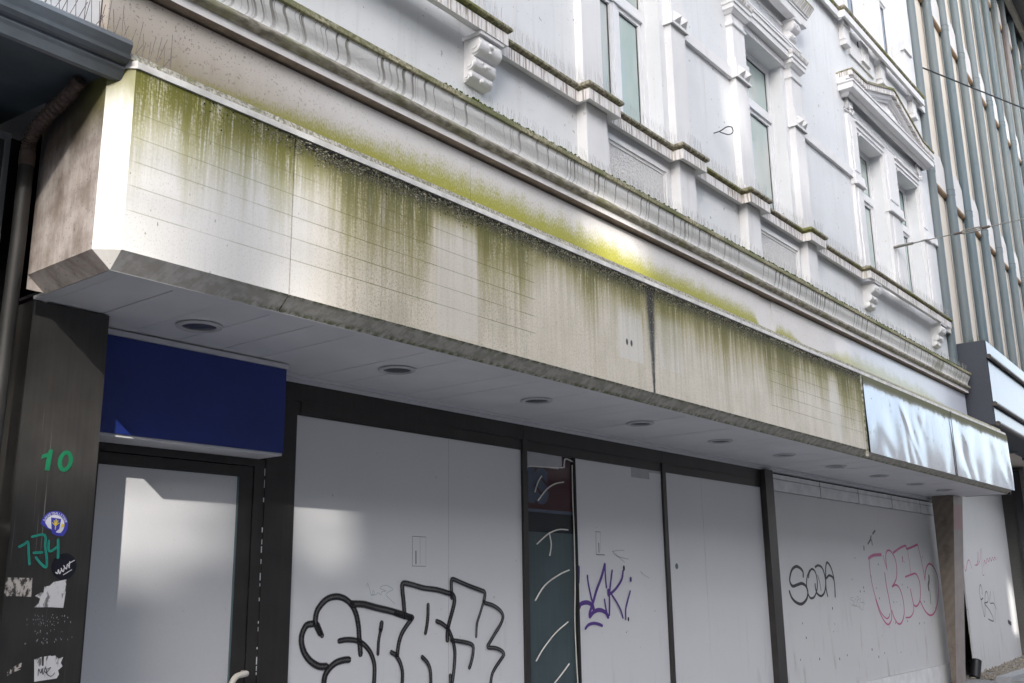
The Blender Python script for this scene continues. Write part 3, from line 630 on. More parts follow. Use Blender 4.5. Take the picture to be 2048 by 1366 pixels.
# ---- string course of sills with stepped pedestals
yr, yb = 4.39, 4.5
path = [(XL, yr), (5.36, yr), (5.36, yb)]
for a, b in ((6.61, 6.93), (8.20, 8.51), (9.67, 9.98), (11.29, 11.57)): path += [(a, yb), (a, yr), (b, yr), (b, yb)]
path += [(13.27, yb), (13.27, yr), (16.78, yr), (16.78, yb), (XR, yb)]
prof = [(0., 5.487), (.03, 5.475), (.06, 5.462), (.082, 5.458), (.082, 5.555), (.075, 5.56), (.075, 5.566), (.095, 5.572), (.108, 5.585), (.110, 5.598), (.104, 5.612), (.092, 5.622), (.0, 5.64)]
mis = [0, 0, 0, 1, 2, 2, 2, 2, 2, 2, 2, 2]
obj('string_course', MB().mould(path, prof, mis), ['trim', 'sill_fascia', 'moss_roll'], B, smooth=True, angle=35)
for a, b in ((6.61, 6.93), (8.20, 8.51), (9.67, 9.98), (11.29, 11.57)):
    obj('pedestal', MB().box(a, b, 4.40, 4.501, 4.72, 5.49), 'trim', B)
    obj('pedestal_plinth', MB().box(a-.02, b+.02, 4.375, 4.5, 4.72, 4.80), 'trim', B)
# apron panels between the pedestals
for a, b in ((6.95, 8.18), (10.0, 11.27)):
    ap = MB(); x0, x1, z0, z1 = a+.04, b-.05, 4.80, 5.40
    for k, (i_, yy) in enumerate(((0, 4.482), (.035, 4.470), (.065, 4.484))):
        w_ = .03
        q = (x0+i_, x1-i_, z0+i_, z1-i_)
        for r in ((q[0], q[1], q[3]-w_, q[3]), (q[0], q[1], q[2], q[2]+w_), (q[0], q[0]+w_, q[2]+w_, q[3]-w_), (q[1]-w_, q[1], q[2]+w_, q[3]-w_)):
            ap.box(r[0], r[1], yy, 4.501, r[2], r[3])
    p_ = obj('apron_panel', ap, 'trim', B)
    obj('panel_field', MB().box(x0+.09, x1-.09, 4.492, 4.502, z0+.09, z1-.09), 'panel_stipple', p_)
# ---- scrolled consoles under the sills
def console(xc, w_, ztop, s=1., name='console'):
    pr = [(0, 0), (.15, 0), (.165, -.02), (.175, -.06), (.165, -.105), (.13, -.135), (.10, -.145), (.115, -.165), (.12, -.20), (.10, -.235), (.075, -.25), (.085, -.27), (.08, -.30), (.045, -.325), (0, -.33)]
    mb = MB().prism([(4.5-p*s, ztop+q*s) for p, q in pr], 'x', xc-w_/2*.86, xc+w_/2*.86)
    for sg in (-1, 1):
        xx = xc+sg*w_/2*.86
        for (cy, cz, r) in ((.115, -.07, .058), (.07, -.205, .04), (.04, -.29, .03)):
            for rr, th in ((r, .012), (r*.55, .022)):
                n = 16; ring = [(4.5-(cy+rr*math.cos(t))*s, ztop+(cz+rr*math.sin(t))*s) for t in [2*math.pi*k/n for k in range(n)]]
                mb.prism(ring, 'x', xx, xx+sg*th)
    for (ox, oy, oz, r) in ((0, .170, -.055, .022), (0, .160, -.10, .016), (-.16, .112, -.185, .018), (.16, .112, -.185, .018), (0, .118, -.20, .02), (0, .075, -.30, .022), (-.2, .07, -.285, .014), (.2, .07, -.285, .014)):
        mb.ball((xc+ox*w_, 4.5-oy*s, ztop+oz*s), r*1.25*s, r*.8*s, r*s)
    mb.box(xc-w_/2, xc+w_/2, 4.5-.185*s, 4.499, ztop, ztop+.028)
    return obj(name, mb, 'trim', B, smooth=True, angle=45)
console(5.26, .27, 5.43); console(13.49, .28, 5.43); console(16.47, .28, 5.43)
# ---- the big cornice
cp = [(0., 4.45), (.225, 4.447), (.225, 4.497), (.235, 4.500), (.252, 4.507), (.264, 4.523), (.266, 4.538), (.258, 4.556), (.243, 4.566), (.228, 4.570), (.226, 4.590), (.231, 4.615), (.243, 4.640), (.260, 4.665), (.272, 4.690), (.278, 4.715), (.279, 4.733), (.300, 4.735), (.302, 4.770), (.0, 4.83)]
cm = [0, 1, 2, 2, 2, 2, 2, 2, 2, 3, 3, 3, 3, 3, 3, 3, 4, 4, 4]
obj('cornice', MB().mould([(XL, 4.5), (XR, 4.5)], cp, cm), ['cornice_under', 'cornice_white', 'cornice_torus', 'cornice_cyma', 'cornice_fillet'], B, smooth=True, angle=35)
# ---- cladding band between cornice and canopy, in panels
xs = [XL, 5.02, 9.66, 9.95, 13.4, XR]
for i, (a, b) in enumerate(zip(xs, xs[1:])):
    obj('cladding_panel', MB().box(a+.002, b-.002, 4.335 if i != 2 else 4.345, 4.40, 3.2, 4.428), 'band', B)
obj('cladding_backing', MB().box(XL, XR, 4.40, 4.56, 2.84, 4.44), 'black_gap', B)
# moss cushions along the cornice edge
ms = MB()
for i in range(2600):
    x = random.uniform(4.6, XR)
    dens = .5+.5*math.sin(x*2.1)*math.sin(x*.77+1)
    if x > 9: dens += .35
    if random.random() > dens*1.05: continue
    ms.bit((x, 4.20+random.random()*.05, 4.772+random.random()*.012), random.uniform(.007, .02))
obj('moss', ms, 'moss', B, kind='stuff')
# ---- belt course at impost height
for a, b in ((XL, 3.6), (5.4, W1c-.93), (W1c+.94, W2c-.94), (W2c+.94, 13.36), (16.75, XR)):
    obj('belt_course', MB().prism([(4.501, 6.99), (4.455, 6.985), (4.455, 7.11), (4.47, 7.125), (4.501, 7.13)], 'x', a, b), 'trim', B)
# ---- pilasters of the two single windows
def pilaster(a, b):
    p = obj('pilaster', MB().box(a, b, 4.42, 4.501, 5.63, 7.99), 'trim', B)
    obj('pilaster_base', MB().box(a-.02, b+.02, 4.392, 4.502, 5.63, 5.70), 'trim', p)
    rg = MB().mould([(a, 4.502), (a, 4.42), (b, 4.42), (b, 4.502)], [(0, 7.645), (.018, 7.65), (.022, 7.665), (.018, 7.68), (0, 7.685)]); obj('neck_ring', rg, 'trim', p)
    cp_ = MB().mould([(a, 4.502), (a, 4.42), (b, 4.42), (b, 4.502)], [(0, 7.785), (.02, 7.79), (.045, 7.82), (.06, 7.83), (.06, 7.885), (.075, 7.89), (.075, 7.93), (.09, 7.945), (.10, 7.985), (0, 8.005)], [0, 0, 0, 0, 0, 0, 0, 1, 0])
    obj('capital', cp_, ['trim', 'sill_fascia'], p)
    bl = MB().box(a-.014, b+.014, 4.395, 4.503, 7.0, 7.235)
    bl.mould([(a-.014, 4.503), (a-.014, 4.395), (b+.014, 4.395), (b+.014, 4.503)], [(0, 6.985), (.012, 6.985), (.012, 7.012), (0, 7.02)])
    obj('impost_block', bl, 'trim', p)
    for k in range(2):
        cx = a+(b-a)*(.28+.44*k); r = (b-a)*.21
        py = MB(); base = [(cx-r, 4.395, 7.02), (cx+r, 4.395, 7.02), (cx+r, 4.395, 7.02+2*r), (cx-r, 4.395, 7.02+2*r)]; ap_ = (cx, 4.33, 7.02+r)
        for q in range(4): py.face([base[q], base[(q+1) % 4], ap_])
        obj('pyramid_stud', py, 'trim', p)
def bay(c):
    for a, b in ((c-.945, c-.64), (c+.665, c+.95)): pilaster(a, b)
    x0, x1 = c-.96, c+.96
    obj('lintel', MB().box(c-.64, c+.66, 4.47, 4.502, 7.79, 7.88), 'trim', B)
    ent = MB().mould([(x0-.02, 4.502), (x0-.02, 4.42), (x1+.02, 4.42), (x1+.02, 4.502)], [(0, 8.003), (.03, 8.0)])
    ent = MB().mould([(c-.64, 4.5), (c+.66, 4.5)], [(0, 7.885), (.11, 7.885), (.11, 7.96), (.125, 7.965), (.125, 8.03), (.14, 8.035), (.14, 8.06), (0, 8.07)])
    ent.box(x0-.01, x1+.01, 4.385, 4.501, 8.012, 8.10)
    ent.box(x0-.02, x1+.02, 4.372, 4.501, 8.10, 8.125)
    obj('architrave', ent, 'trim', B)
    for sg in (-1, 1):
        xc = c+sg*.80
        console(xc, .20, 8.455, 1.0, 'hood_console')
    hood = MB().mould([(x0-.12, 4.501), (x0-.12, 4.5), (x1+.12, 4.5), (x1+.12, 4.501)], [(0, 8.48), (.03, 8.485)])
    hood = MB().mould([(x0-.02, 4.502), (x0-.02, 4.42), (x1+.02, 4.42), (x1+.02, 4.502)], [(.0, 8.485), (.10, 8.485), (.105, 8.49), (.105, 8.60), (.12, 8.605), (.12, 8.635), (.135, 8.64), (.15, 8.68), (.175, 8.73), (.19, 8.76), (.19, 8.79), (0, 8.85)], [0, 0, 0, 0, 0, 0, 1, 1, 1, 2, 2])
    obj('hood_cornice', hood, ['trim', 'sill_fascia', 'moss_roll'], B)
    obj('frieze_mould', MB().box(x0, x1, 4.478, 4.501, 8.42, 8.45), 'trim', B)
bay(W1c); bay(W2c)
# ---- double window with the pediment
def pil2(a, b, z1=7.98):
    p = obj('pilaster', MB().box(a, b, 4.455, 4.501, 5.63, z1), 'trim', B)
    w_ = b-a
    obj('pilaster_fillet', MB().box(a+w_*.25, a+w_*.75, 4.438, 4.456, 5.72, 6.86), 'trim', p)
    obj('pilaster_fillet', MB().box(a+w_*.2, a+w_*.8, 4.438, 4.456, 7.12, z1-.12), 'trim', p)
    bl = MB().prism([(4.503, 6.895), (4.425, 6.895), (4.415, 6.93), (4.425, 7.06), (4.503, 7.075)], 'x', a-.02, b+.02); obj('impost_block', bl, 'trim', p)
    obj('impost_lip', MB().box(a-.01, b+.01, 4.40, 4.424, 6.893, 6.92), 'trim', p)
pil2(13.36, 13.68); pil2(14.76, 15.35); pil2(16.44, 16.74)
pil2(5.03, 5.34)
for a, b in ((13.70, 14.74), (15.37, 16.42)):
    ar = MB()
    for k, (e, yy, z0, z1) in enumerate(((.02, 4.46, 7.802, 7.85), (.05, 4.44, 7.85, 7.885), (.03, 4.455, 7.885, 7.93), (.08, 4.425, 7.93, 7.955))):
        ar.box(a-e, b+e, yy, 4.5, z0, z1)
    obj('window_head', ar, 'trim', B)
    obj('keel_mould', MB().box(a+.08, b-.08, 4.44, 4.62, 7.775, 7.80), 'trim', B)
obj('frieze_mould', MB().box(13.34, 16.76, 4.47, 4.501, 8.03, 8.05), 'trim', B)
obj('frieze_mould', MB().box(13.34, 16.76, 4.478, 4.501, 8.075, 8.09), 'trim', B)
for xc in (13.5, 16.6):
    mb = MB().box(xc-.09, xc+.09, 4.45, 4.5, 8.08, 8.24)
    for k in range(5): mb.ball((xc+.06*math.cos(k*1.26), 4.445, 8.05+.05*math.sin(k*1.26)), .03, .02, .03)
    obj('rosette', mb, 'trim', B, smooth=True)
PX0, PX1, PXC = 13.32, 16.76, 15.04
hc = MB().mould([(PX0, 4.502), (PX0, 4.42), (PX1, 4.42), (PX1, 4.502)], [(0, 8.20), (.02, 8.205), (.045, 8.235), (.05, 8.25), (.13, 8.255), (.135, 8.26), (.135, 8.345), (.15, 8.35), (.15, 8.375), (0, 8.385)])
ped = obj('pediment', hc, 'trim', B)
obj('pediment_field', MB().prism([(PX0+.1, 8.38), (PX1-.1, 8.38), (PXC, 8.86)], 'y', 4.43, 4.5), 'trim', ped)
# raking mouldings, three steps each side, with upturned ends
zr0, zr1 = 8.46, 8.945
def rake(sg):
    xe = PX0-.155 if sg < 0 else PX1+.155
    xk = PX0+.42 if sg < 0 else PX1-.42
    out = []
    mats = ['trim', 'trim', 'sill_fascia', 'moss_roll']
    for k, (lo, hi, yy, mm) in enumerate(((-.20, -.155, 4.37, 'trim'), (-.155, -.10, 4.32, 'trim'), (-.10, -.015, 4.275, 'sill_fascia'), (-.015, .02, 4.26, 'moss_roll'))):
        zk0 = zr0+.08; 
        poly = [(xe, zr0+.06+lo*.8), (xk, zk0+lo), (PXC, zr1+lo), (PXC, zr1+hi), (xk, zk0+hi), (xe, zr0+.06+hi*.8)]
        obj('raking_moulding', MB().prism(poly, 'y', yy, 4.5), mm, ped)
rake(-1); rake(1)
tm = MB().prism([(14.25, 8.50), (15.83, 8.50), (PXC, 8.73)], 'y', 4.425, 4.44)
cv = MB()
for k in range(-6, 7):
    h = .17*(1-abs(k)/7.5)
    cv.ball((PXC+k*.10, 4.41, 8.52+h*.5), .045, .03, .03+h*.55)
cv.ball((PXC, 4.40, 8.56), .09, .04, .08); cv.ball((PXC+.25, 4.40, 8.54), .08, .04, .05); cv.ball((PXC-.25, 4.40, 8.54), .08, .04, .05)
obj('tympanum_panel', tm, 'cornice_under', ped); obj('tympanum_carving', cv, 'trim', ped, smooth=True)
# ---- upper string course, corbels, ventilation grille
yr2, yb2 = 4.42, 4.5
path = [(XL, yb2), (13.37, yb2), (13.37, yr2), (16.86, yr2), (16.86, yb2), (XR, yb2)]
prof = [(0., 9.50), (.02, 9.49), (.05, 9.465), (.055, 9.43), (.09, 9.425), (.09, 9.535), (.08, 9.54), (.10, 9.555), (.11, 9.58), (.105, 9.60), (0, 9.64)]
obj('string_course', MB().mould(path, prof, [0, 0, 0, 0, 0, 1, 2, 2, 2, 2]), ['trim', 'trim', 'moss_roll'], B)
for xc in (13.56, 15.1, 16.65):
    mb = MB().box(xc-.11, xc+.11, 4.42, 4.5, 9.18, 9.49); mb.box(xc-.13, xc+.13, 4.40, 4.5, 9.40, 9.47); mb.box(xc-.09, xc+.09, 4.40, 4.5, 9.10, 9.18)
    obj('corbel', mb, 'trim', B)
for xc in (14.3, 15.9): obj('frieze_panel', MB().box(xc-.5, xc+.5, 4.47, 4.5, 9.10, 9.36), 'trim', B)
vg = MB().box(14.24, 14.56, 4.485, 4.5, 9.2, 9.5)
v_ = obj('vent_grille', vg, 'black_gap', B)
for k in range(5): obj('grille_bar', MB().box(14.25+k*.07, 14.275+k*.07, 4.44, 4.486, 9.19, 9.51), 'trim', v_)
obj('grille_rail', MB().box(14.24, 14.58, 4.43, 4.486, 9.16, 9.19), 'trim', v_)
for a, b in ((13.6, 13.85), (14.93, 15.45), (16.54, 16.85)):
    obj('pilaster', MB().box(a, b, 4.455, 4.501, 9.66, 12.0), 'trim', B)
obj('impost_block', MB().box(16.5, 16.9, 4.42, 4.5, 10.35, 10.55), 'trim', B)

# ---- ground-floor pillars carrying the front
pl = obj('pillar', MB().box(2.16, 2.54, 4.54, 5.10, GZ, 2.79), 'pillar_dark', B, label='dark brown corner pillar with green house number and stickers')
P2 = MB()
b0, b1 = 4.82, 4.86
P2.face([(16.70, 4.82, GZ), (16.70, 4.87, GZ), (16.70, 4.87, 2.79), (16.70, 4.54, 2.79)], 0)
P2.face([(17.19, 4.82, GZ), (17.19, 4.87, GZ), (17.19, 4.87, 2.79), (17.19, 4.54, 2.79)], 0)
P2.face([(16.70, 4.82, GZ), (17.19, 4.82, GZ), (17.19, 4.54, 2.79), (16.70, 4.54, 2.79)], 1)
P2.face([(16.70, 4.87, GZ), (17.19, 4.87, GZ), (17.19, 4.87, 2.79), (16.70, 4.87, 2.79)], 0)
obj('pillar', P2, ['stone_brown', 'stone_front'], B, label='brown stone pillar raked outwards under the polished end of the canopy')
# house number and paint on the pillar
yp = 4.54
one = MB().prism([(2.289, 2.012), (2.310, 2.012), (2.318, 2.108), (2.302, 2.108), (2.296, 2.092), (2.270, 2.080), (2.268, 2.062), (2.293, 2.072)], 'y', yp-.003, yp-.0008)
obj('house_number', one, 'green_num', pl)
zr = MB()
for k in range(24):
    t0, t1 = 2*math.pi*k/24, 2*math.pi*(k+1)/24; e = lambda t, a, b: (2.381+a*math.cos(t)+.10*b*math.sin(t), yp-.003, 2.061+b*math.sin(t))
    zr.face([e(t0, .036, .050), e(t1, .036, .050), e(t1, .015, .031), e(t0, .015, .031)])
obj('house_number', zr, 'green_num', pl)
ribbons('graffiti_tag', ST['teal'], 'ink_teal', PL(yp), pl)
# stickers
def disc(cx, cz, r, y, n=28, a0=0, a1=2*math.pi):
    mb = MB(); mb.prism([(cx+r*math.cos(a0+(a1-a0)*k/n), cz+r*math.sin(a0+(a1-a0)*k/n)) for k in range(n)], 'y', y, y+.0008); return mb
t1 = thing('sticker', 'round blue and white sticker with a yellow crest, partly torn off the pillar', 'sticker', (2.358, yp, 1.71))
c1 = (2.358, 1.768)
poly = [(c1[0]+.064*math.cos(t), c1[1]+.064*math.sin(t)) for t in [math.radians(-48+q*9) for q in range(26)]]+[(2.325, 1.752), (2.345, 1.745), (2.352, 1.73), (2.372, 1.722)]
obj('backing', MB().prism(poly, 'y', yp-.0016, yp-.0004), 'sticker_blue', t1)
poly = [(c1[0]+.046*math.cos(t), c1[1]+.046*math.sin(t)) for t in [math.radians(-48+q*9) for q in range(25)]]+[(2.33, 1.755), (2.35, 1.748), (2.372, 1.735)]
obj('disc', MB().prism(poly, 'y', yp-.0026, yp-.0018), 'sticker_white', t1)
obj('shield', MB().prism([(2.338, 1.802), (2.386, 1.797), (2.381, 1.752), (2.362, 1.735), (2.345, 1.752)], 'y', yp-.0036, yp-.0028), 'sticker_blue', t1)
cr = MB()
for a in range(-60, 61, 30):
    t = math.radians(90+a); cr.tube([(2.362, yp-.0042, 1.765), (2.362+.017*math.cos(t)*1.1, yp-.0042, 1.765+.028*math.sin(t))], .0021, 5)
cr.tube([(2.362, yp-.0042, 1.795), (2.362, yp-.0042, 1.748)], .0025, 5)
obj('crest', cr, 'sticker_yellow', t1); obj('band', MB().box(2.390, 2.404, yp-.0034, yp-.0027, 1.76, 1.775), 'sticker_yellow', t1)
tx = MB()
word = 'BASKETBALLSTADT'
for i, ch in enumerate(word):
    a = math.radians(158-i*138/(len(word)-1)); r = .0475
    q = text_mesh(ch, .0165, lambda u, v, a=a: (c1[0]+(r+v)*math.cos(a)+(u-.004)*math.sin(a), yp-.0032, c1[1]+(r+v)*math.sin(a)-(u-.004)*math.cos(a)))
    k = len(tx.v); tx.v += q.v; tx.f += [tuple(e+k for e in f_) for f_ in q.f]; tx.mi += q.mi
obj('lettering', tx, 'sticker_white', t1)
t2 = thing('sticker', 'round black sticker with white scrawled lettering below the teal tag', 'sticker', (2.42, yp, 1.53))
obj('backing', disc(2.4205, 1.586, .0585, yp-.003), 'sticker_black', t2)
ribbons('lettering', ST['now'], 'ink_white', PL(yp-.004), t2, 1.1)
for i, (pg, nm, lb, mt) in enumerate(zip(ST['scrap'], ['paper_scrap']*4, ['beige scraped paper remnant left of the torn grey one on the pillar', 'torn grey paper remnant right under the black round sticker', 'small cream paper shred low on the pillar beside the scribbled scrap', 'white torn paper with scribbled letters low on the pillar'], ['paper_torn', 'paper_torn_white', 'paper_torn', 'paper_torn_white'])):
    o = obj(nm, MB().prism(pg, 'y', yp-.0018, yp-.0005), mt, label=lb, cat='paper', group='paper remnants on the pillar')
    if i == 3: ribbons('scribble', ST['mak'], 'ink_black', PL(yp-.002), o)
rs = MB()
for i in range(70):
    x = random.gauss(2.36, .05); zz = random.choice((1.36, 1.335, 1.30, 1.26))+random.uniform(-.012, .012)
    h = random.uniform(.002, .008); rs.box(x, x+random.uniform(.0008, .0025), yp-.001, yp-.0002, zz, zz+h)
obj('paste_residue', rs, 'paper_grey', pl, kind='stuff')
# ================================================================== canopy
C = thing('canopy', 'long flat shop canopy with algae-stained pale fascia and polished sheets at its far end', 'canopy', (9.7, 4.1, 2.795))
YF = 3.80
fx = [2.155, 3.052, 6.503, 10.925]
for a, b in zip(fx, fx[1:]):
    g0 = .009 if b < 6 else .006
    mb = MB().box(a, b-g0, YF, YF+.02, 2.868, 3.706)
    f_ = obj('fascia_panel', mb, 'fascia', C)
    obj('drip_edge', MB().prism([(YF, 2.868), (YF+.08, 2.795), (YF+.09, 2.80), (YF+.02, 2.868)], 'x', a+(.0 if a > 2.2 else 0), b-g0), 'chamfer', f_)
cn = MB().face([(2.155, 3.80, 2.868), (2.07, 3.885, 2.868), (2.07, 3.885, 3.706), (2.155, 3.80, 3.706)]); cn.face([(2.155, 3.80, 2.868), (2.155, 3.88, 2.795), (2.07, 3.885, 2.868)])
obj('corner_panel', cn, 'fascia_corner', C)
sd = MB().face([(2.07, 3.885, 2.868), (2.07, 4.43, 2.868), (2.07, 4.43, 3.72), (2.07, 3.885, 3.72)], 0); sd.face([(2.07, 3.885, 2.868), (2.07, 4.43, 2.868), (2.155, 4.43, 2.795), (2.155, 3.88, 2.795)], 1)
sd.face([(2.07, 4.43, 2.80), (2.30, 4.43, 2.80), (2.30, 4.43, 3.72), (2.07, 4.43, 3.72)], 0)
obj('side_panel', sd, ['fascia_side', 'fascia_side'], C)
bk = MB().box(2.16, 17.19, 3.822, 3.84, 2.868, 3.70); bk.box(17.18, 17.2, 3.83, 4.5, 2.80, 3.72)
obj('backing', bk, 'black_gap', C)
obj('end_panel', MB().box(17.205, 17.24, 3.83, 4.5, 2.797, 3.74), 'canopy_side', C)
# polished, buckled sheets
rnd = random.Random(3)
def sheet(a, b, seed):
    r = random.Random(seed); nx, nz = 110, 34; z0, z1 = 2.845, 3.704
    bl = [(r.uniform(a, b), r.uniform(2.75, 3.45), r.uniform(.09, .34), r.uniform(.14, .5), r.choice((-1, 1))*r.uniform(.002, .0065), r.uniform(-.9, .9)) for _ in range(18)]
    mb = MB()
    for j in range(nz+1):
        for i in range(nx+1):
            x = a+(b-a)*i/nx; z = z0+(z1-z0)*j/nz
            d = 0
            for cx, cz, sx, sz, am, sh in bl: d += am*math.exp(-((x-cx-sh*(z-cz))/sx)**2-((z-cz)/sz)**2)
            d *= min(1, (z1-z)/.3)
            d += .0015*math.sin(x*9+seed)*min(1, (z1-z)/.2)
            mb.v.append((x, YF-.012-d-.01*(1-j/nz), z))
    for j in range(nz):
        for i in range(nx):
            k = j*(nx+1)+i; mb.f.append((k, k+1, k+nx+2, k+nx+1)); mb.mi.append(0)
    return obj('polished_sheet', mb, 'polished_sheet', C, smooth=True, angle=170)
sheet(10.965, 14.17, 11); sheet(14.185, 17.25, 5)
obj('joint_strip', MB().prism([(14.158, 2.83), (14.178, 2.83), (14.188, 3.70), (14.180, 3.70)], 'y', YF-.034, YF-.028), 'n_box', C)
obj('joint_strip', MB().box(10.921, 10.962, YF-.006, YF+.02, 2.80, 3.706), 'chamfer', C)
for a, b in ((10.93, 14.16), (14.18, 17.2)):
    obj('drip_edge', MB().prism([(YF-.005, 2.85), (YF+.08, 2.795), (YF+.09, 2.80), (YF+.02, 2.86)], 'x', a, b), 'chamfer', C)
xe = [2.155, 4.4, 6.55, 9.0, 11.6, 14.3, 17.2]
for a, b in zip(xe, xe[1:]):
    obj('edge_strip', MB().prism([(YF-.010, 3.707), (YF-.010, 3.738), (YF+.03, 3.742), (YF+.03, 3.707)], 'x', a, b-.003), 'strip_white', C)
obj('edge_strip', MB().prism([(2.155, YF-.012), (2.062, 3.885), (2.062, 4.1), (2.10, 4.1), (2.10, 3.90), (2.16, YF+.03)], 'z', 3.704, 3.741), 'strip_white', C)
obj('roof_ledge', MB().prism([(YF+.0, 3.742), (YF+.004, 3.773), (4.334, 3.80), (4.334, 3.74)], 'x', 2.10, 16.95), 'lichen_ledge', C)
lc = MB()
for i in range(5200):
    x = random.uniform(2.5, 10.9) if random.random() < .9 else random.uniform(10.9, 17.1)
    t = random.random()
    if x < 3.1 and random.random() < .75: continue
    dn = random.expovariate(1/.034)
    if dn > .13: continue
    lc.bit((x, YF-.002, 3.700-dn), random.uniform(.0025, .0075)*(1.25 if dn < .03 else .8), 0 if t < .62 else 1)
obj('lichen', lc, ['n_dark', 'lichen_bit'], C, kind='stuff')
# soffit boards
x = 2.23; i = 0
obj('soffit_border', MB().prism([(2.16, 3.88), (2.225, 3.95), (2.225, 4.545), (2.16, 4.545)], 'z', 2.795, 2.81), 'soffit', C)
obj('soffit_border', MB().prism([(2.16, 3.88), (17.2, 3.88), (17.2, 3.945), (2.225, 3.945)], 'z', 2.794, 2.81), 'soffit', C)
while x < 17.15:
    x1 = min(x+.278, 17.19)
    dz = random.uniform(-.0015, .0015) if x < 10.5 else random.uniform(0., .004)
    obj('soffit_board', MB().box(x+.003, x1-.003, 3.947, 4.99, 2.798+dz, 2.812), 'soffit', C)
    x = x1
obj('soffit_void', MB().box(2.17, 17.19, 3.86, 5.1, 2.816, 2.83), 'black_gap', C)
# downlights
ords = ['nearest the dark corner pillar', 'second from the corner pillar', 'third from the corner pillar', 'fourth from the corner pillar', 'fifth from the corner pillar', 'sixth from the corner pillar', 'seventh from the corner pillar', 'eighth from the corner pillar', 'ninth from the corner pillar', 'last before the brown stone pillar']
def lathe(cx, cy, prof, n=32, mi=None):
    mb = MB()
    for r, z in prof: mb.v += [(cx+r*math.cos(2*math.pi*k/n), cy+r*math.sin(2*math.pi*k/n), z) for k in range(n)]
    for j in range(len(prof)-1):
        for k in range(n):
            a = j*n+k; b = j*n+(k+1) % n; mb.f.append((a, b, b+n, a+n)); mb.mi.append(0)
    return mb
for i in range(10):
    xl = 2.954+1.4325*i if i < 9 else 15.75
    t = thing('downlight', 'round recessed downlight in the canopy soffit, '+ords[i], 'light', (xl, 4.395, 2.79), 'round downlights in the canopy soffit')
    obj('ring', lathe(xl, 4.395, [(.118, 2.7935), (.116, 2.787), (.108, 2.783), (.098, 2.784), (.094, 2.786), (.090, 2.7845), (.087, 2.79), (.087, 2.815)]), 'lamp_ring', t, smooth=True)
    obj('diffuser', lathe(xl, 4.395, [(.0875, 2.7925), (.05, 2.7915), (.001, 2.791)]), 'lamp_glass', t, smooth=True)
    obj('housing', lathe(xl, 4.395, [(.1, 2.814), (.1, 2.8155)]), 'lamp_ring', t)

# ================================================================== shopfront
F = thing('shopfront_frame', 'black-brown shopfront frame with header and posts between the boards', 'frame', (7.5, 5.0, GZ))
YS = 5.0
obj('trim', MB().box(2.55, 17.2, 4.982, 5.03, 2.748, 2.797), 'soffit_trim', F)
obj('trim', MB().box(2.55, 17.2, 4.955, 4.981, 2.775, 2.797), 'soffit_trim', F)
for a, b in ((3.875, 6.415), (6.418, 8.60), (8.603, 11.0)):
    obj('header', MB().box(a, b, 4.985, 5.06, 2.63, 2.747), 'dark_frame', F)
    obj('header_lip', MB().box(a, b, 4.992, 5.06, 2.545, 2.628), 'dark_frame', F)
obj('header_step', MB().box(4.13, 5.55, 4.986, 5.0, 2.556, 2.64), 'dark_frame', F)
obj('post', MB().box(3.875, 4.10, 4.985, 5.07, GZ, 2.629), 'dark_frame', F)
obj('post', MB().box(6.395, 6.452, 4.978, 5.07, GZ, 2.629), 'dark_frame', F)
obj('post', MB().box(7.108, 7.135, 4.985, 5.07, GZ, 2.545), 'black_gap', F)
obj('post', MB().box(8.583, 8.645, 4.978, 5.07, GZ, 2.629), 'dark_frame', F)
obj('post', MB().box(10.78, 10.99, 4.93, 5.07, GZ, 2.747), 'dark_frame', F)
obj('post_edge', MB().box(10.991, 11.03, 4.945, 5.07, GZ, 2.7), 'paint_white', F)
obj('backing', MB().box(2.3, 17.25, 5.075, 5.12, GZ, 2.82), 'black_gap', F)
# ---- tile course over the last board
T = thing('tile_course', 'row of pale grey glazed tiles above the far graffiti board', 'tiles', (14.2, 5.0, 2.54))
tx_ = [11.05, 12.5, 13.823, 15.156, 16.476, 17.19]
for a, b in zip(tx_, tx_[1:]):
    obj('tile', MB().box(a+.012, b-.012, 4.985, 5.03, 2.532, 2.665), 'paint_white', T)
    obj('tile', MB().box(a+.012, b-.012, 4.987, 5.03, 2.672, 2.725), 'paint_white', T)
    obj('tile_spacer', MB().box(b-.010, b+.010, 4.99, 5.03, 2.53, 2.73), 'bar_dark', T)
# ---- boards over the shop windows
def board(x0, x1, z1, label, mat='board', y=YS, z0=GZ):
    return obj('board', MB().box(x0, x1, y, y+.03, z0, z1), mat, label=label, cat='board', group='boards over the shop windows')
b1 = board(4.103, 6.392, 2.545, 'grey board with the large black spray graffiti beside the door')
ribbons('graffiti', ST['black'], 'spray_black', PL(YS), b1, 1.3); ribbons('scribble', ST['tealscrib'], 'ink_scrib', PL(YS), b1); ribbons('lock_plate', ST['lock1'], 'ink_thin', PL(YS), b1); obj('seam', MB().box(5.532, 5.5345, YS-.0008, YS+.001, GZ, 2.54), 'paper_grey', b1)
b2 = board(7.137, 8.58, 2.56, 'grey board with purple tag next to the glass strip')
pst = [(w_, [(max(p[0], 7.145), p[1]) for p in q]) for w_, q in ST['purple']]
ribbons('graffiti', pst, 'ink_purple', PL(YS), b2, 1.2); ribbons('lock_plate', ST['lock2'], 'ink_thin', PL(YS), b2); ribbons('scuff', ST['scuff'], 'scuff', PL(YS), b2)
for (a, b, c_, d_) in ((7.96, 8.57, 2.47, 2.556), (7.96, 8.05, 2.478, 2.55)):
    pass
pt = obj('patch_strip', MB().box(8.05, 8.575, YS-.004, YS-.0005, 2.455, 2.553), 'paper_grey', b2)
obj('patch_strip', MB().box(8.36, 8.572, YS-.006, YS-.0042, 2.44, 2.52), 'board', b2)
hl = MB()
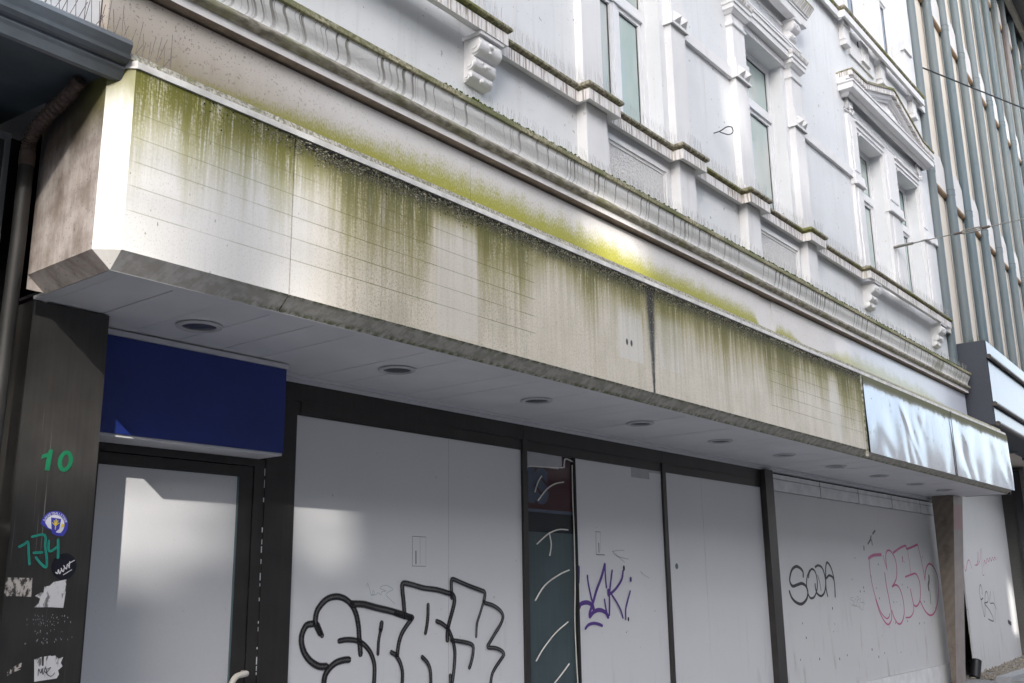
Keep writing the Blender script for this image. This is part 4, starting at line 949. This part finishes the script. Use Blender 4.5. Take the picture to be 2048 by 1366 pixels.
for cx, cz, r in ((7.86, 1.63, .02), (7.90, 1.19, .016), (7.86, 1.08, .005), (8.36, 1.25, .004)): hl.prism([(cx+r*math.cos(t)*.8, cz+r*1.25*math.sin(t)) for t in [k*.7 for k in range(9)]], 'y', YS-.001, YS+.0005)
obj('chip', hl, 'black_gap', b2)
b3 = board(8.66, 9.388, 2.552, 'narrow plain grey board with a small green dot right of the purple tag')
obj('dot', disc(8.80, 1.655, .028, YS-.002), 'flat_teal', b3)
b3b = board(9.392, 10.775, 2.548, 'plain grey board left of the thick dark post')
b4 = board(11.035, 17.19, 2.525, 'wide dirty grey board with black and pink graffiti', 'board_dirty', YS, .26)
ribbons('graffiti', ST['soda'], 'ink_black', PL(YS), b4, 1.5); ribbons('graffiti', ST['pink'], 'spray_pink', PL(YS-.001), b4, 2.); ribbons('scribble', ST['sora'], 'ink_thin', PL(YS), b4); ribbons('splatter', ST['splat'], 'splat', PL(YS-.002), b4, 2.6)
dr = MB()
for i in range(40):
    x = random.uniform(11.4, 16.9); zz = random.uniform(.5, 1.9); r = random.uniform(.004, .013)
    dr.prism([(x+r*math.cos(t), zz+r*1.5*math.sin(t)) for t in (0, 1.2, 2.5, 3.8, 5.)], 'y', YS-.0008, YS+.0004)
obj('specks', dr, 'black_gap', b4, kind='stuff')
PLN = thing('plinth', 'white tiled plinth under the far graffiti board', 'plinth', (14, 5.0, GZ))
for i in range(7):
    a = 11.05+i*.87; obj('plinth_tile', MB().box(a, a+.862, 4.98, 5.03, GZ, .255), 'paint_white', PLN)
# ---- glass strip with white lines
G = thing('shop_window', 'narrow dark glass strip with white squiggled lines between two boards', 'window', (6.78, 5.0, GZ))
obj('colour_sheet', MB().box(6.455, 7.106, YS+.008, YS+.012, GZ, 1.905), 'flat_teal', G)  # flat sheets behind the pane, coloured as what shows in the glass
obj('colour_sheet', MB().box(6.455, 7.106, YS+.008, YS+.012, 1.906, 2.06), 'flat_dark', G)
obj('colour_sheet', MB().box(6.455, 7.106, YS+.007, YS+.012, 2.061, 2.087), 'flat_blue', G)
obj('colour_sheet', MB().box(6.455, 7.106, YS+.008, YS+.012, 2.088, 2.36), 'flat_red', G)
obj('colour_sheet', MB().box(6.455, 7.106, YS+.008, YS+.012, 2.361, 2.545), 'flat_redpale', G)
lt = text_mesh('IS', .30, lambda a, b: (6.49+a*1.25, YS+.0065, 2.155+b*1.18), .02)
obj('lettering', lt, 'flat_blue', G)
gl = Mt('clear_glass', .02, 0., .5); gl.col((.0, .0, .0)); gl.alpha(.12); MATS['clear_glass'] = gl.m
obj('pane', MB().box(6.455, 7.106, YS+.0, YS+.004, GZ, 2.545), 'clear_glass', G)
obj('paper', MB().box(6.456, 6.95, YS-.003, YS-.0005, 2.455, 2.543), 'paper_grey', G); obj('paper', MB().box(6.456, 6.90, YS-.0045, YS-.0032, 2.43, 2.50), 'paper_grey', G)
bd = MB()
for w_, pts in ST['bead']: bd.tube([(p.x, YS-.004, p.y) for p in smoothpath(pts, 4)], max(w_*.5, .004), 6)
obj('white_line', bd, 'bead_white', G, smooth=True)
# ---- door
D = thing('door', 'grey panelled shop door in a black-brown frame under the blue sign box', 'door', (3.3, 5.0, GZ))
fr = MB().box(2.545, 2.80, 4.99, 5.06, GZ, 2.24); fr.box(3.795, 3.872, 4.99, 5.06, GZ, 2.24); fr.box(2.80, 3.795, 4.99, 5.06, 2.195, 2.24)
obj('frame', fr, 'dark_frame', D)
lf = MB().box(3.695, 3.790, 4.996, 5.05, GZ, 2.19); lf.box(2.80, 3.695, 4.996, 5.05, 2.13, 2.19)
obj('leaf', lf, 'dark_frame', D)
obj('panel', MB().box(2.803, 3.692, 5.006, 5.03, GZ, 2.127), 'door_panel', D)
obj('glazing_bead', MB().box(3.686, 3.694, 4.998, 5.006, GZ, 2.127), 'flat_teal', D)
ch = MB(); zz = .5
while zz < 2.2:
    h = random.uniform(.01, .05)
    if random.random() < .55: ch.box(3.866+random.uniform(0, .003), 3.873, 4.9885, 4.9902, zz, zz+h)
    zz += h+random.uniform(.004, .02)
obj('paint_chips', ch, 'paint_white', D, kind='stuff')
obj('edge_strip', MB().box(2.545, 2.552, 4.60, 4.606, GZ, 1.35), 'paint_white', D)
hd = MB().tube([(3.66, 4.99, .90), (3.66, 4.95, .93), (3.665, 4.93, .975), (3.68, 4.925, 1.0), (3.71, 4.925, 1.012), (3.76, 4.93, 1.016), (3.775, 4.95, 1.016), (3.775, 4.996, 1.016)], .0165, 12)
hd2 = hd
obj('handle', MB().tube(smoothpath([(3.655, 4.93, .6), (3.655, 4.93, .9), (3.66, 4.93, .965), (3.69, 4.93, 1.005), (3.74, 4.932, 1.012), (3.775, 4.955, 1.014), (3.778, 4.997, 1.014)], 5), .0165, 12), 'handle', D, smooth=True)
# ---- blue sign box
K = thing('sign_box', 'plain dark blue sign box hanging over the door', 'sign', (3.17, 4.65, 2.24))
obj('face', MB().box(2.545, 3.822, 4.762, 4.985, 2.255, 2.758), 'blue', K)
obj('top_trim', MB().box(2.545, 3.829, 4.752, 4.985, 2.760, 2.788), 'soffit_trim', K)
obj('bottom_trim', MB().box(2.545, 3.819, 4.772, 4.985, 2.239, 2.254), 'soffit_trim', K)

# ================================================================== hoarding at the far right
ah = math.radians(5.0)
def HP(s, z, d=0.): return (17.3+s*math.cos(ah)+math.sin(ah)*d, 5.05+s*math.sin(ah)-math.cos(ah)*d, z)
def hbox(mb, s0, s1, d0, d1, z0, z1, mi=0):
    i = len(mb.v); mb.v += [HP(s, z, d) for z in (z0, z1) for d in (d1, d0) for s in (s0, s1)]
    for q in ((0, 2, 3, 1), (4, 5, 7, 6), (0, 1, 5, 4), (2, 6, 7, 3), (0, 4, 6, 2), (1, 3, 7, 5)): mb.f.append(tuple(i+k for k in q)); mb.mi.append(mi)
    return mb
hb = obj('board', hbox(MB(), 2.03, 7.48, -.03, 0, GZ+.02, 3.75), 'board_dirty', label='pale hoarding sheet beyond the brown pillar with dark scrawl and faint pink line', cat='board', group='boards over the shop windows')
HPL = lambda a, b, d: HP(a, b, .002+d)
ribbons('graffiti', ST['hpink'], 'spray_pink', HPL, hb, 2.); ribbons('graffiti', ST['hdark'], 'ink_black', HPL, hb, 1.6)
N = thing('ribbed_building', 'modern building with vertical grey-green tubes and beige panels on the right', 'building', (24, 4.7, GZ))
an = math.radians(2.4)
def NP(s, z, d=0., x0=17.3, y0=4.55): return (x0+s*math.cos(an)+math.sin(an)*d, y0+s*math.sin(an)-math.cos(an)*d, z)
def nbox(mb, s0, s1, d0, d1, z0, z1, mi=0, y0=4.55, x0=17.3):
    i = len(mb.v); mb.v += [NP(s, z, d, x0, y0) for z in (z0, z1) for d in (d1, d0) for s in (s0, s1)]
    for q in ((0, 2, 3, 1), (4, 5, 7, 6), (0, 1, 5, 4), (2, 6, 7, 3), (0, 4, 6, 2), (1, 3, 7, 5)): mb.f.append(tuple(i+k for k in q)); mb.mi.append(mi)
    return mb
obj('wall', nbox(MB(), -.02, 45, -8, -.06, 4.0, 18.5), 'rib_panel', N)
gw = nbox(MB(), -.02, 1.2, -8, -.8, GZ, 4.0); nbox(gw, 7.9, 45, -8, -.4, GZ, 4.0); obj('ground_floor_wall', gw, 'granite', N)
obj('door_recess', nbox(MB(), 1.2, 7.9, -8, -1.6, GZ, 4.0), 'n_dark', N)
obj('column', nbox(MB(), 7.62, 7.95, -.6, -.45, GZ, 3.9), 'eave_dark', N)
obj('column', nbox(MB(), 7.62, 7.8, -.44, -.35, 2.7, 3.9), 'granite', N)
for i in range(6):
    for j in range(4):
        s0 = 8.0+i*1.2; obj('granite_slab', nbox(MB(), s0+.004, s0+1.196, -.39, -.37, GZ+j*.98+.004, GZ+.976+j*.98), 'granite', N)
sp = 1.38
tub = None
def ntube(s, z0, z1, r, name, mat, n=14, d=.085):
    p0 = NP(s, z0, d); p1 = NP(s, z1, d)
    return obj(name, MB().tube([p0, p1], r, n), mat, N, smooth=True)
for i in range(22):
    s = sp*i
    tb = ntube(s, 3.9, 17.5, .084, 'tube', 'rib_tube')
    for zc in (8.4, 12.41, 16.38):
        p0 = NP(s, zc-.05, .085); p1 = NP(s, zc+.05, .085)
        obj('collar', MB().tube([p0, p1], .091, 14), 'rib_tube', tb, smooth=True)
        p0 = NP(s, zc+.05, .085); p1 = NP(s, zc+.058, .085); obj('collar_gap', MB().tube([p0, p1], .094, 14), 'eave_dark', tb)
    for zc in (8.37, 12.39, 16.36):
        sa, sb = s+.06, s+sp-.06
        pts = [(sa, zc), (sb, zc), (sb, zc+.50), (sb-.20, zc+.65), (sa, zc+.65)]
        mb = MB(); n = len(pts)
        mb.v = [NP(a, b, .045) for a, b in pts]+[NP(a, b, -.06) for a, b in pts]
        mb.f = [tuple(range(n)), tuple(range(2*n-1, n-1, -1))]+[(k, n+k, n+(k+1) % n, (k+1) % n) for k in range(n)]; mb.mi = [0]*len(mb.f)
        sd_ = obj('spandrel_panel', mb, 'rib_spandrel', N)
        p = [NP(sa, zc-.012, .0), NP(sb, zc-.012, .0)]; obj('edge_roll', MB().tube(p, .05, 10), 'brown_edge', sd_, smooth=True)
    obj('panel', nbox(MB(), s+.03, s+sp-.03, -.06, -.02, 4.0, 8.30), 'rib_panel', N)
    obj('panel', nbox(MB(), s+.03, s+sp-.03, -.06, -.02, 9.04, 12.33), 'rib_panel', N)
    obj('panel', nbox(MB(), s+.03, s+sp-.03, -.06, -.02, 13.06, 16.30), 'rib_panel', N)
obj('eave', nbox(MB(), 5.5, 46, -.1, 1.75, 17.45, 18.2), 'eave_dark', N)
obj('eave_beam', nbox(MB(), -.05, 46, .18, .30, 17.2, 17.44), 'steel_old', N)
# its canopy with polished front and dark rails
Q = thing('neighbour_canopy', 'dark boxy canopy with polished front and dark rails under the ribbed facade', 'canopy', (19, 4.2, 3.92))
ycan = 3.955
obj('box', nbox(MB(), .0, 40, -.55, -.012, 3.93, 5.31, y0=ycan, x0=17.4), 'canopy_side', Q)
obj('front_sheet', nbox(MB(), .006, 40, -.010, .002, 5.07, 5.30, y0=ycan, x0=17.4), 'mirror_front', Q)
obj('front_sheet', nbox(MB(), .006, 40, -.010, .0, 4.28, 4.99, y0=ycan, x0=17.4), 'mirror_front', Q)
obj('front_sheet', nbox(MB(), .006, 40, -.010, .001, 3.97, 4.22, y0=ycan, x0=17.4), 'mirror_front', Q)
for zc, r in ((5.03, .038), (4.25, .038), (3.935, .04)):
    obj('rail', MB().tube([NP(-.05 if zc > 4 else .0, zc, .03, 17.4, ycan), NP(40, zc, .03, 17.4, ycan)], r, 12), 'bar_dark', Q, smooth=True)
gr = MB()
for i in range(120):
    s = random.uniform(-.3, 3.0) if random.random() < .8 else random.uniform(3, 8)
    if s < 0.1: s = .1
    p = Vector(NP(s, 5.30, -.03-.3*random.random(), 17.4, ycan)); h = random.uniform(.08, .24); dx = random.uniform(-.08, .08)
    gr.tube([p, p+Vector((dx*.4, 0, h*.6)), p+Vector((dx, 0, h*(.9 if random.random() < .5 else .7)))], [.003, .002, .001], 3)
obj('weeds', gr, 'moss', label='dry weeds growing on top of the dark neighbouring canopy', kind='stuff')
ho = thing('black_hose', 'short black rubber pipe end leaning by the foot of the brown pillar', 'pipe', (18.6, 5.1, 0))
obj('pipe', MB().tube([(18.75, 5.10, -.09), (18.88, 5.10, .06), (18.95, 5.09, .19)], .085, 16, cap=False), 'rubber', ho, smooth=True)
obj('plug', MB().tube([(18.93, 5.093, .15), (18.935, 5.093, .16)], .08, 16), 'black_gap', ho)

# ================================================================== left neighbour
L = thing('left_building', 'dark-fronted neighbouring building at the left edge with a moulded eave', 'building', (1, 4.8, GZ))
obj('upper_wall', MB().box(-6, 2.28, 4.40, 6, 3.81, 14), 'n_wall', L)
obj('lower_wall', MB().box(-6, 2.0, 4.95, 6, GZ, 3.75), 'n_dark', L)
obj('gap_wall', MB().box(2.0, 2.3, 5.0, 5.2, GZ, 3.75), 'n_dark', L)
obj('side_pier', MB().box(1.6, 2.10, 4.70, 5.0, GZ, 2.95), 'n_dark', L)
E_ = [(4.2, 3.70), (3.90, 3.675), (3.875, 3.66), (3.862, 3.64), (3.845, 3.645), (3.83, 3.68), (3.82, 3.695), (3.822, 3.71), (3.80, 3.715), (3.785, 3.73), (3.78, 3.745), (3.79, 3.75), (3.782, 3.765), (3.77, 3.79), (3.775, 3.81), (3.80, 3.83), (4.4, 3.86), (4.4, 3.80), (4.2, 3.76)]
obj('eave_moulding', MB().prism(E_, 'x', -6, 2.115), 'n_mould', L)
obj('eave_soffit', MB().prism([(3.885, 3.674), (4.96, 3.752), (4.96, 3.80), (3.885, 3.72)], 'x', -6, 2.066), 'n_soffit', L)
bx_ = thing('meter_cabinet', 'dark metal cabinet with a pale edge at the left picture border', 'cabinet', (1.7, 4.7, 2.5))
obj('body', MB().box(1.2, 1.995, 4.62, 4.94, 2.5, 3.57), 'n_box', bx_)
eg = MB().box(1.985, 2.006, 4.60, 4.625, 2.5, 3.585); eg.box(1.2, 1.984, 4.60, 4.62, 3.555, 3.585); obj('edge_frame', eg, 'n_boxedge', bx_)
DP = thing('downpipe', 'rusty flexible drainpipe bending into a dark downpipe behind the canopy corner', 'pipe', (2.0, 4.42, GZ))
pp = smoothpath([(2.01, 4.0, 3.66), (2.005, 4.10, 3.61), (2.0, 4.23, 3.575), (2.0, 4.34, 3.535), (2.0, 4.395, 3.48), (2.0, 4.405, 3.43)], 9)
flex = MB().tube(pp, [.029+.005*(k % 2) for k in range(len(pp))], 14); obj('flexible_hose', flex, 'pipe_rust', DP)
obj('clamp', MB().tube([(2.0, 4.405, 3.435), (2.0, 4.405, 3.365)], .035, 16), 'pipe_rust', DP, smooth=True)
obj('pipe', MB().tube([(2.0, 4.405, 3.37), (2.0, 4.405, 3.0), (2.0, 4.42, 2.6), (2.0, 4.5, -.1)], .033, 16), 'pipe_dark', DP, smooth=True)
obj('bell_push', MB().ball((2.12, 4.66, 1.752), .02, .02, .022), 'handle', label='cream round bell push at the left picture border', cat='bell', smooth=True)

# ================================================================== small things on the front
hk = MB().tube(smoothpath([(9.19, 4.5, 6.16), (9.185, 4.42, 6.16), (9.22, 4.36, 6.20), (9.30, 4.34, 6.22), (9.36, 4.36, 6.19), (9.33, 4.40, 6.165), (9.2, 4.43, 6.155)], 5), .006, 6)
obj('wall_hook', hk, 'wire', label='bent wire hook sticking out of the white wall between the two windows', cat='hook', smooth=True)
wa = Vector((17.30, 4.48, 10.40)); wb = Vector((20.98, 3.5, 10.655))
pts = [wa+(wb-wa)*t+Vector((0, 0, -.12*math.sin(min(t, 1)*math.pi)*0)) for t in (0, .5, 1, 2, 4, 7)]
obj('overhead_cable', MB().tube(pts, .014, 6), 'wire', label='thin dark cable crossing in front of the ribbed facade, upper one', cat='cable', smooth=True)
SW = thing('span_wire', 'steel span wire with turnbuckle anchored beside the pediment window', 'wire', (14.8, 4.4, 6.3))
a_ = Vector((14.80, 4.43, 6.335)); b_ = Vector((16.635, 3.0, 6.95)); dd = b_-a_
obj('rope', MB().tube([a_+dd*t for t in (0, .5, 1., 2, 5)], .009, 6), 'steel_old', SW)
obj('anchor', MB().tube([a_+Vector((-.02, .07, -.01)), a_+dd*.02, a_+dd*.13], [.02, .024, .02], 8), 'steel_old', SW)
tb0, tb1 = a_+dd*.50, a_+dd*.66
for of in (Vector((0, 0, .028)), Vector((0, 0, -.028))): obj('turnbuckle_bar', MB().tube([tb0+of*.4, tb0+dd*.02+of, tb1-dd*.02+of, tb1+of*.4], .011, 6), 'steel_old', SW)
obj('shackle', MB().tube([tb1, tb1+dd*.06], .022, 8), 'pipe_rust', SW); obj('shackle', MB().tube([tb0-dd*.05, tb0], .02, 8), 'pipe_rust', SW)
def spikes(name, label, x0, x1, step, base, h, y0, lean=.02, r=.0008):
    mb = MB(); x = x0
    while x < x1:
        y = y0(x) if callable(y0) else y0
        hh = h*random.uniform(.9, 1.05); dy = random.choice((-.02, 0., .02))
        mb.tube([(x, y, base), (x+random.uniform(-lean, lean)*hh, y+dy, base+hh)], r, 3, cap=False)
        x += step
    return obj(name, mb, 'spike_fine', label=label, kind='stuff')
spikes('bird_spike_strip', 'fine bird spikes along the top of the big cornice', 4.9, XR, .016, 4.79, .12, 4.27)
def sy(x):
    if x < 5.36 or any(a <= x <= b for a, b in ((6.61, 6.93), (8.2, 8.51), (9.67, 9.98), (11.29, 11.57))) or 13.27 < x < 16.78: return 4.30
    return 4.41
spikes('bird_spike_strip', 'fine bird spikes along the window sill course', 5.0, 16.9, .016, 5.625, .12, sy)
mb = MB()
x = 1.3
while x < 2.33:
    base = 3.80+ (0 if x < 2.1 else -.03)
    for q in range(2):
        ln = random.uniform(.10, .17) if x > 1.9 else .14
        mb.tube([(x+q*.01, 3.79+.03*q, base), (x+q*.02+random.uniform(-.03, .06), 3.80+.05*q+random.uniform(-.04, .04), base+ln)], .0016, 4, cap=False)
    x += .035
mb.box(1.28, 2.11, 3.787, 3.797, 3.765, 3.803)
obj('bird_spike_strip', mb, 'spike', label='long bent bird spikes on the left neighbour eave beside the canopy corner', cat='bird spikes')

# ================================================================== across the street (behind the camera)
YO = -35.0
t_ = (5.0-YO)
DX, DZ = .93*t_, .737*t_
beams = [(2.2, 3.22, 1.64, 2.95), (3.22, 3.56, 1.80, 2.95), (3.98, 4.47, 1.76, 2.95), (6.95, 7.95, 3.52, 4.05), (9.90, 10.20, 5.85, 6.65), (11.68, 11.95, 5.8, 6.35), (14.7, 15.22, 5.2, 5.62), (12.35, 12.70, 3.6, 3.9), (7.55, 7.85, 2.72, 2.95), (23.2, 24.0, .6, 2.0)]  # sun patches wanted on the front, each cut through the added block
OT = thing('sun_blocker', 'unseen block added across the street, with openings that shape the sun patches', 'building', (-14, YO, GZ))  # added out of view to hold off the sun except through its openings
hs_ = [(a-DX, b-DX, c_+DZ, d_+DZ) for a, b, c_, d_ in beams]
X0, X1, Z0, Z1 = -42., 4., 26.0, 46.
xs = sorted({X0, X1, *[h[0] for h in hs_], *[h[1] for h in hs_]}); zs = sorted({Z0, Z1, *[h[2] for h in hs_], *[h[3] for h in hs_]})
mb = MB()
for c_, d_ in zip(zs, zs[1:]):
    run = None
    for a, b in zip(xs, xs[1:]):
        op = any(h[0] < (a+b)/2 < h[1] and h[2] < (c_+d_)/2 < h[3] for h in hs_)
        if op:
            if run is not None: mb.box(run, a, YO-.2, YO, c_, d_); run = None
        elif run is None: run = a
    if run is not None: mb.box(run, X1, YO-.2, YO, c_, d_)
obj('blocker_wall', mb, 'blocker_concrete', OT)
for h in hs_[:3]:  # bars added across the first openings to weaken the sun on the fascia
    z = 2.08+DZ
    while z < h[3]-.05:
        obj('blocker_bar', MB().box(h[0]-.001, h[1]+.001, YO-.15, YO-.05, z, z+.05), 'blocker_concrete', OT); z += .20
obj('blocker_base', MB().box(X0, X1, YO-9, YO, GZ, Z0), 'opp_wall', OT)
for k in range(6):
    for i in range(14): obj('window', MB().box(X0+1+i*3.1, X0+3+i*3.1, YO-.02, YO+.03, 1.5+k*4, 3.6+k*4), 'opp_glass', OT)
OB = thing('street_shops', 'low pale shop row across the street', 'building', (20, -9, GZ))
obj('wall', MB().box(-45, 30, -16, -9, GZ, 11.2).box(30.01, 110, -16, -9, GZ, 8.7, 1), ['opp_wall', 'opp_pale'], OB)
for i in range(15): obj('window', MB().box(-20+i*3.3, -18.2+i*3.3, -9.03, -8.97, 5.2, 7.4), 'opp_glass', OB)
for i in range(20): obj('shop_window', MB().box(-20+i*4.3, -16.4+i*4.3, -9.03, -8.96, .4, 3.0), 'opp_glass', OB)
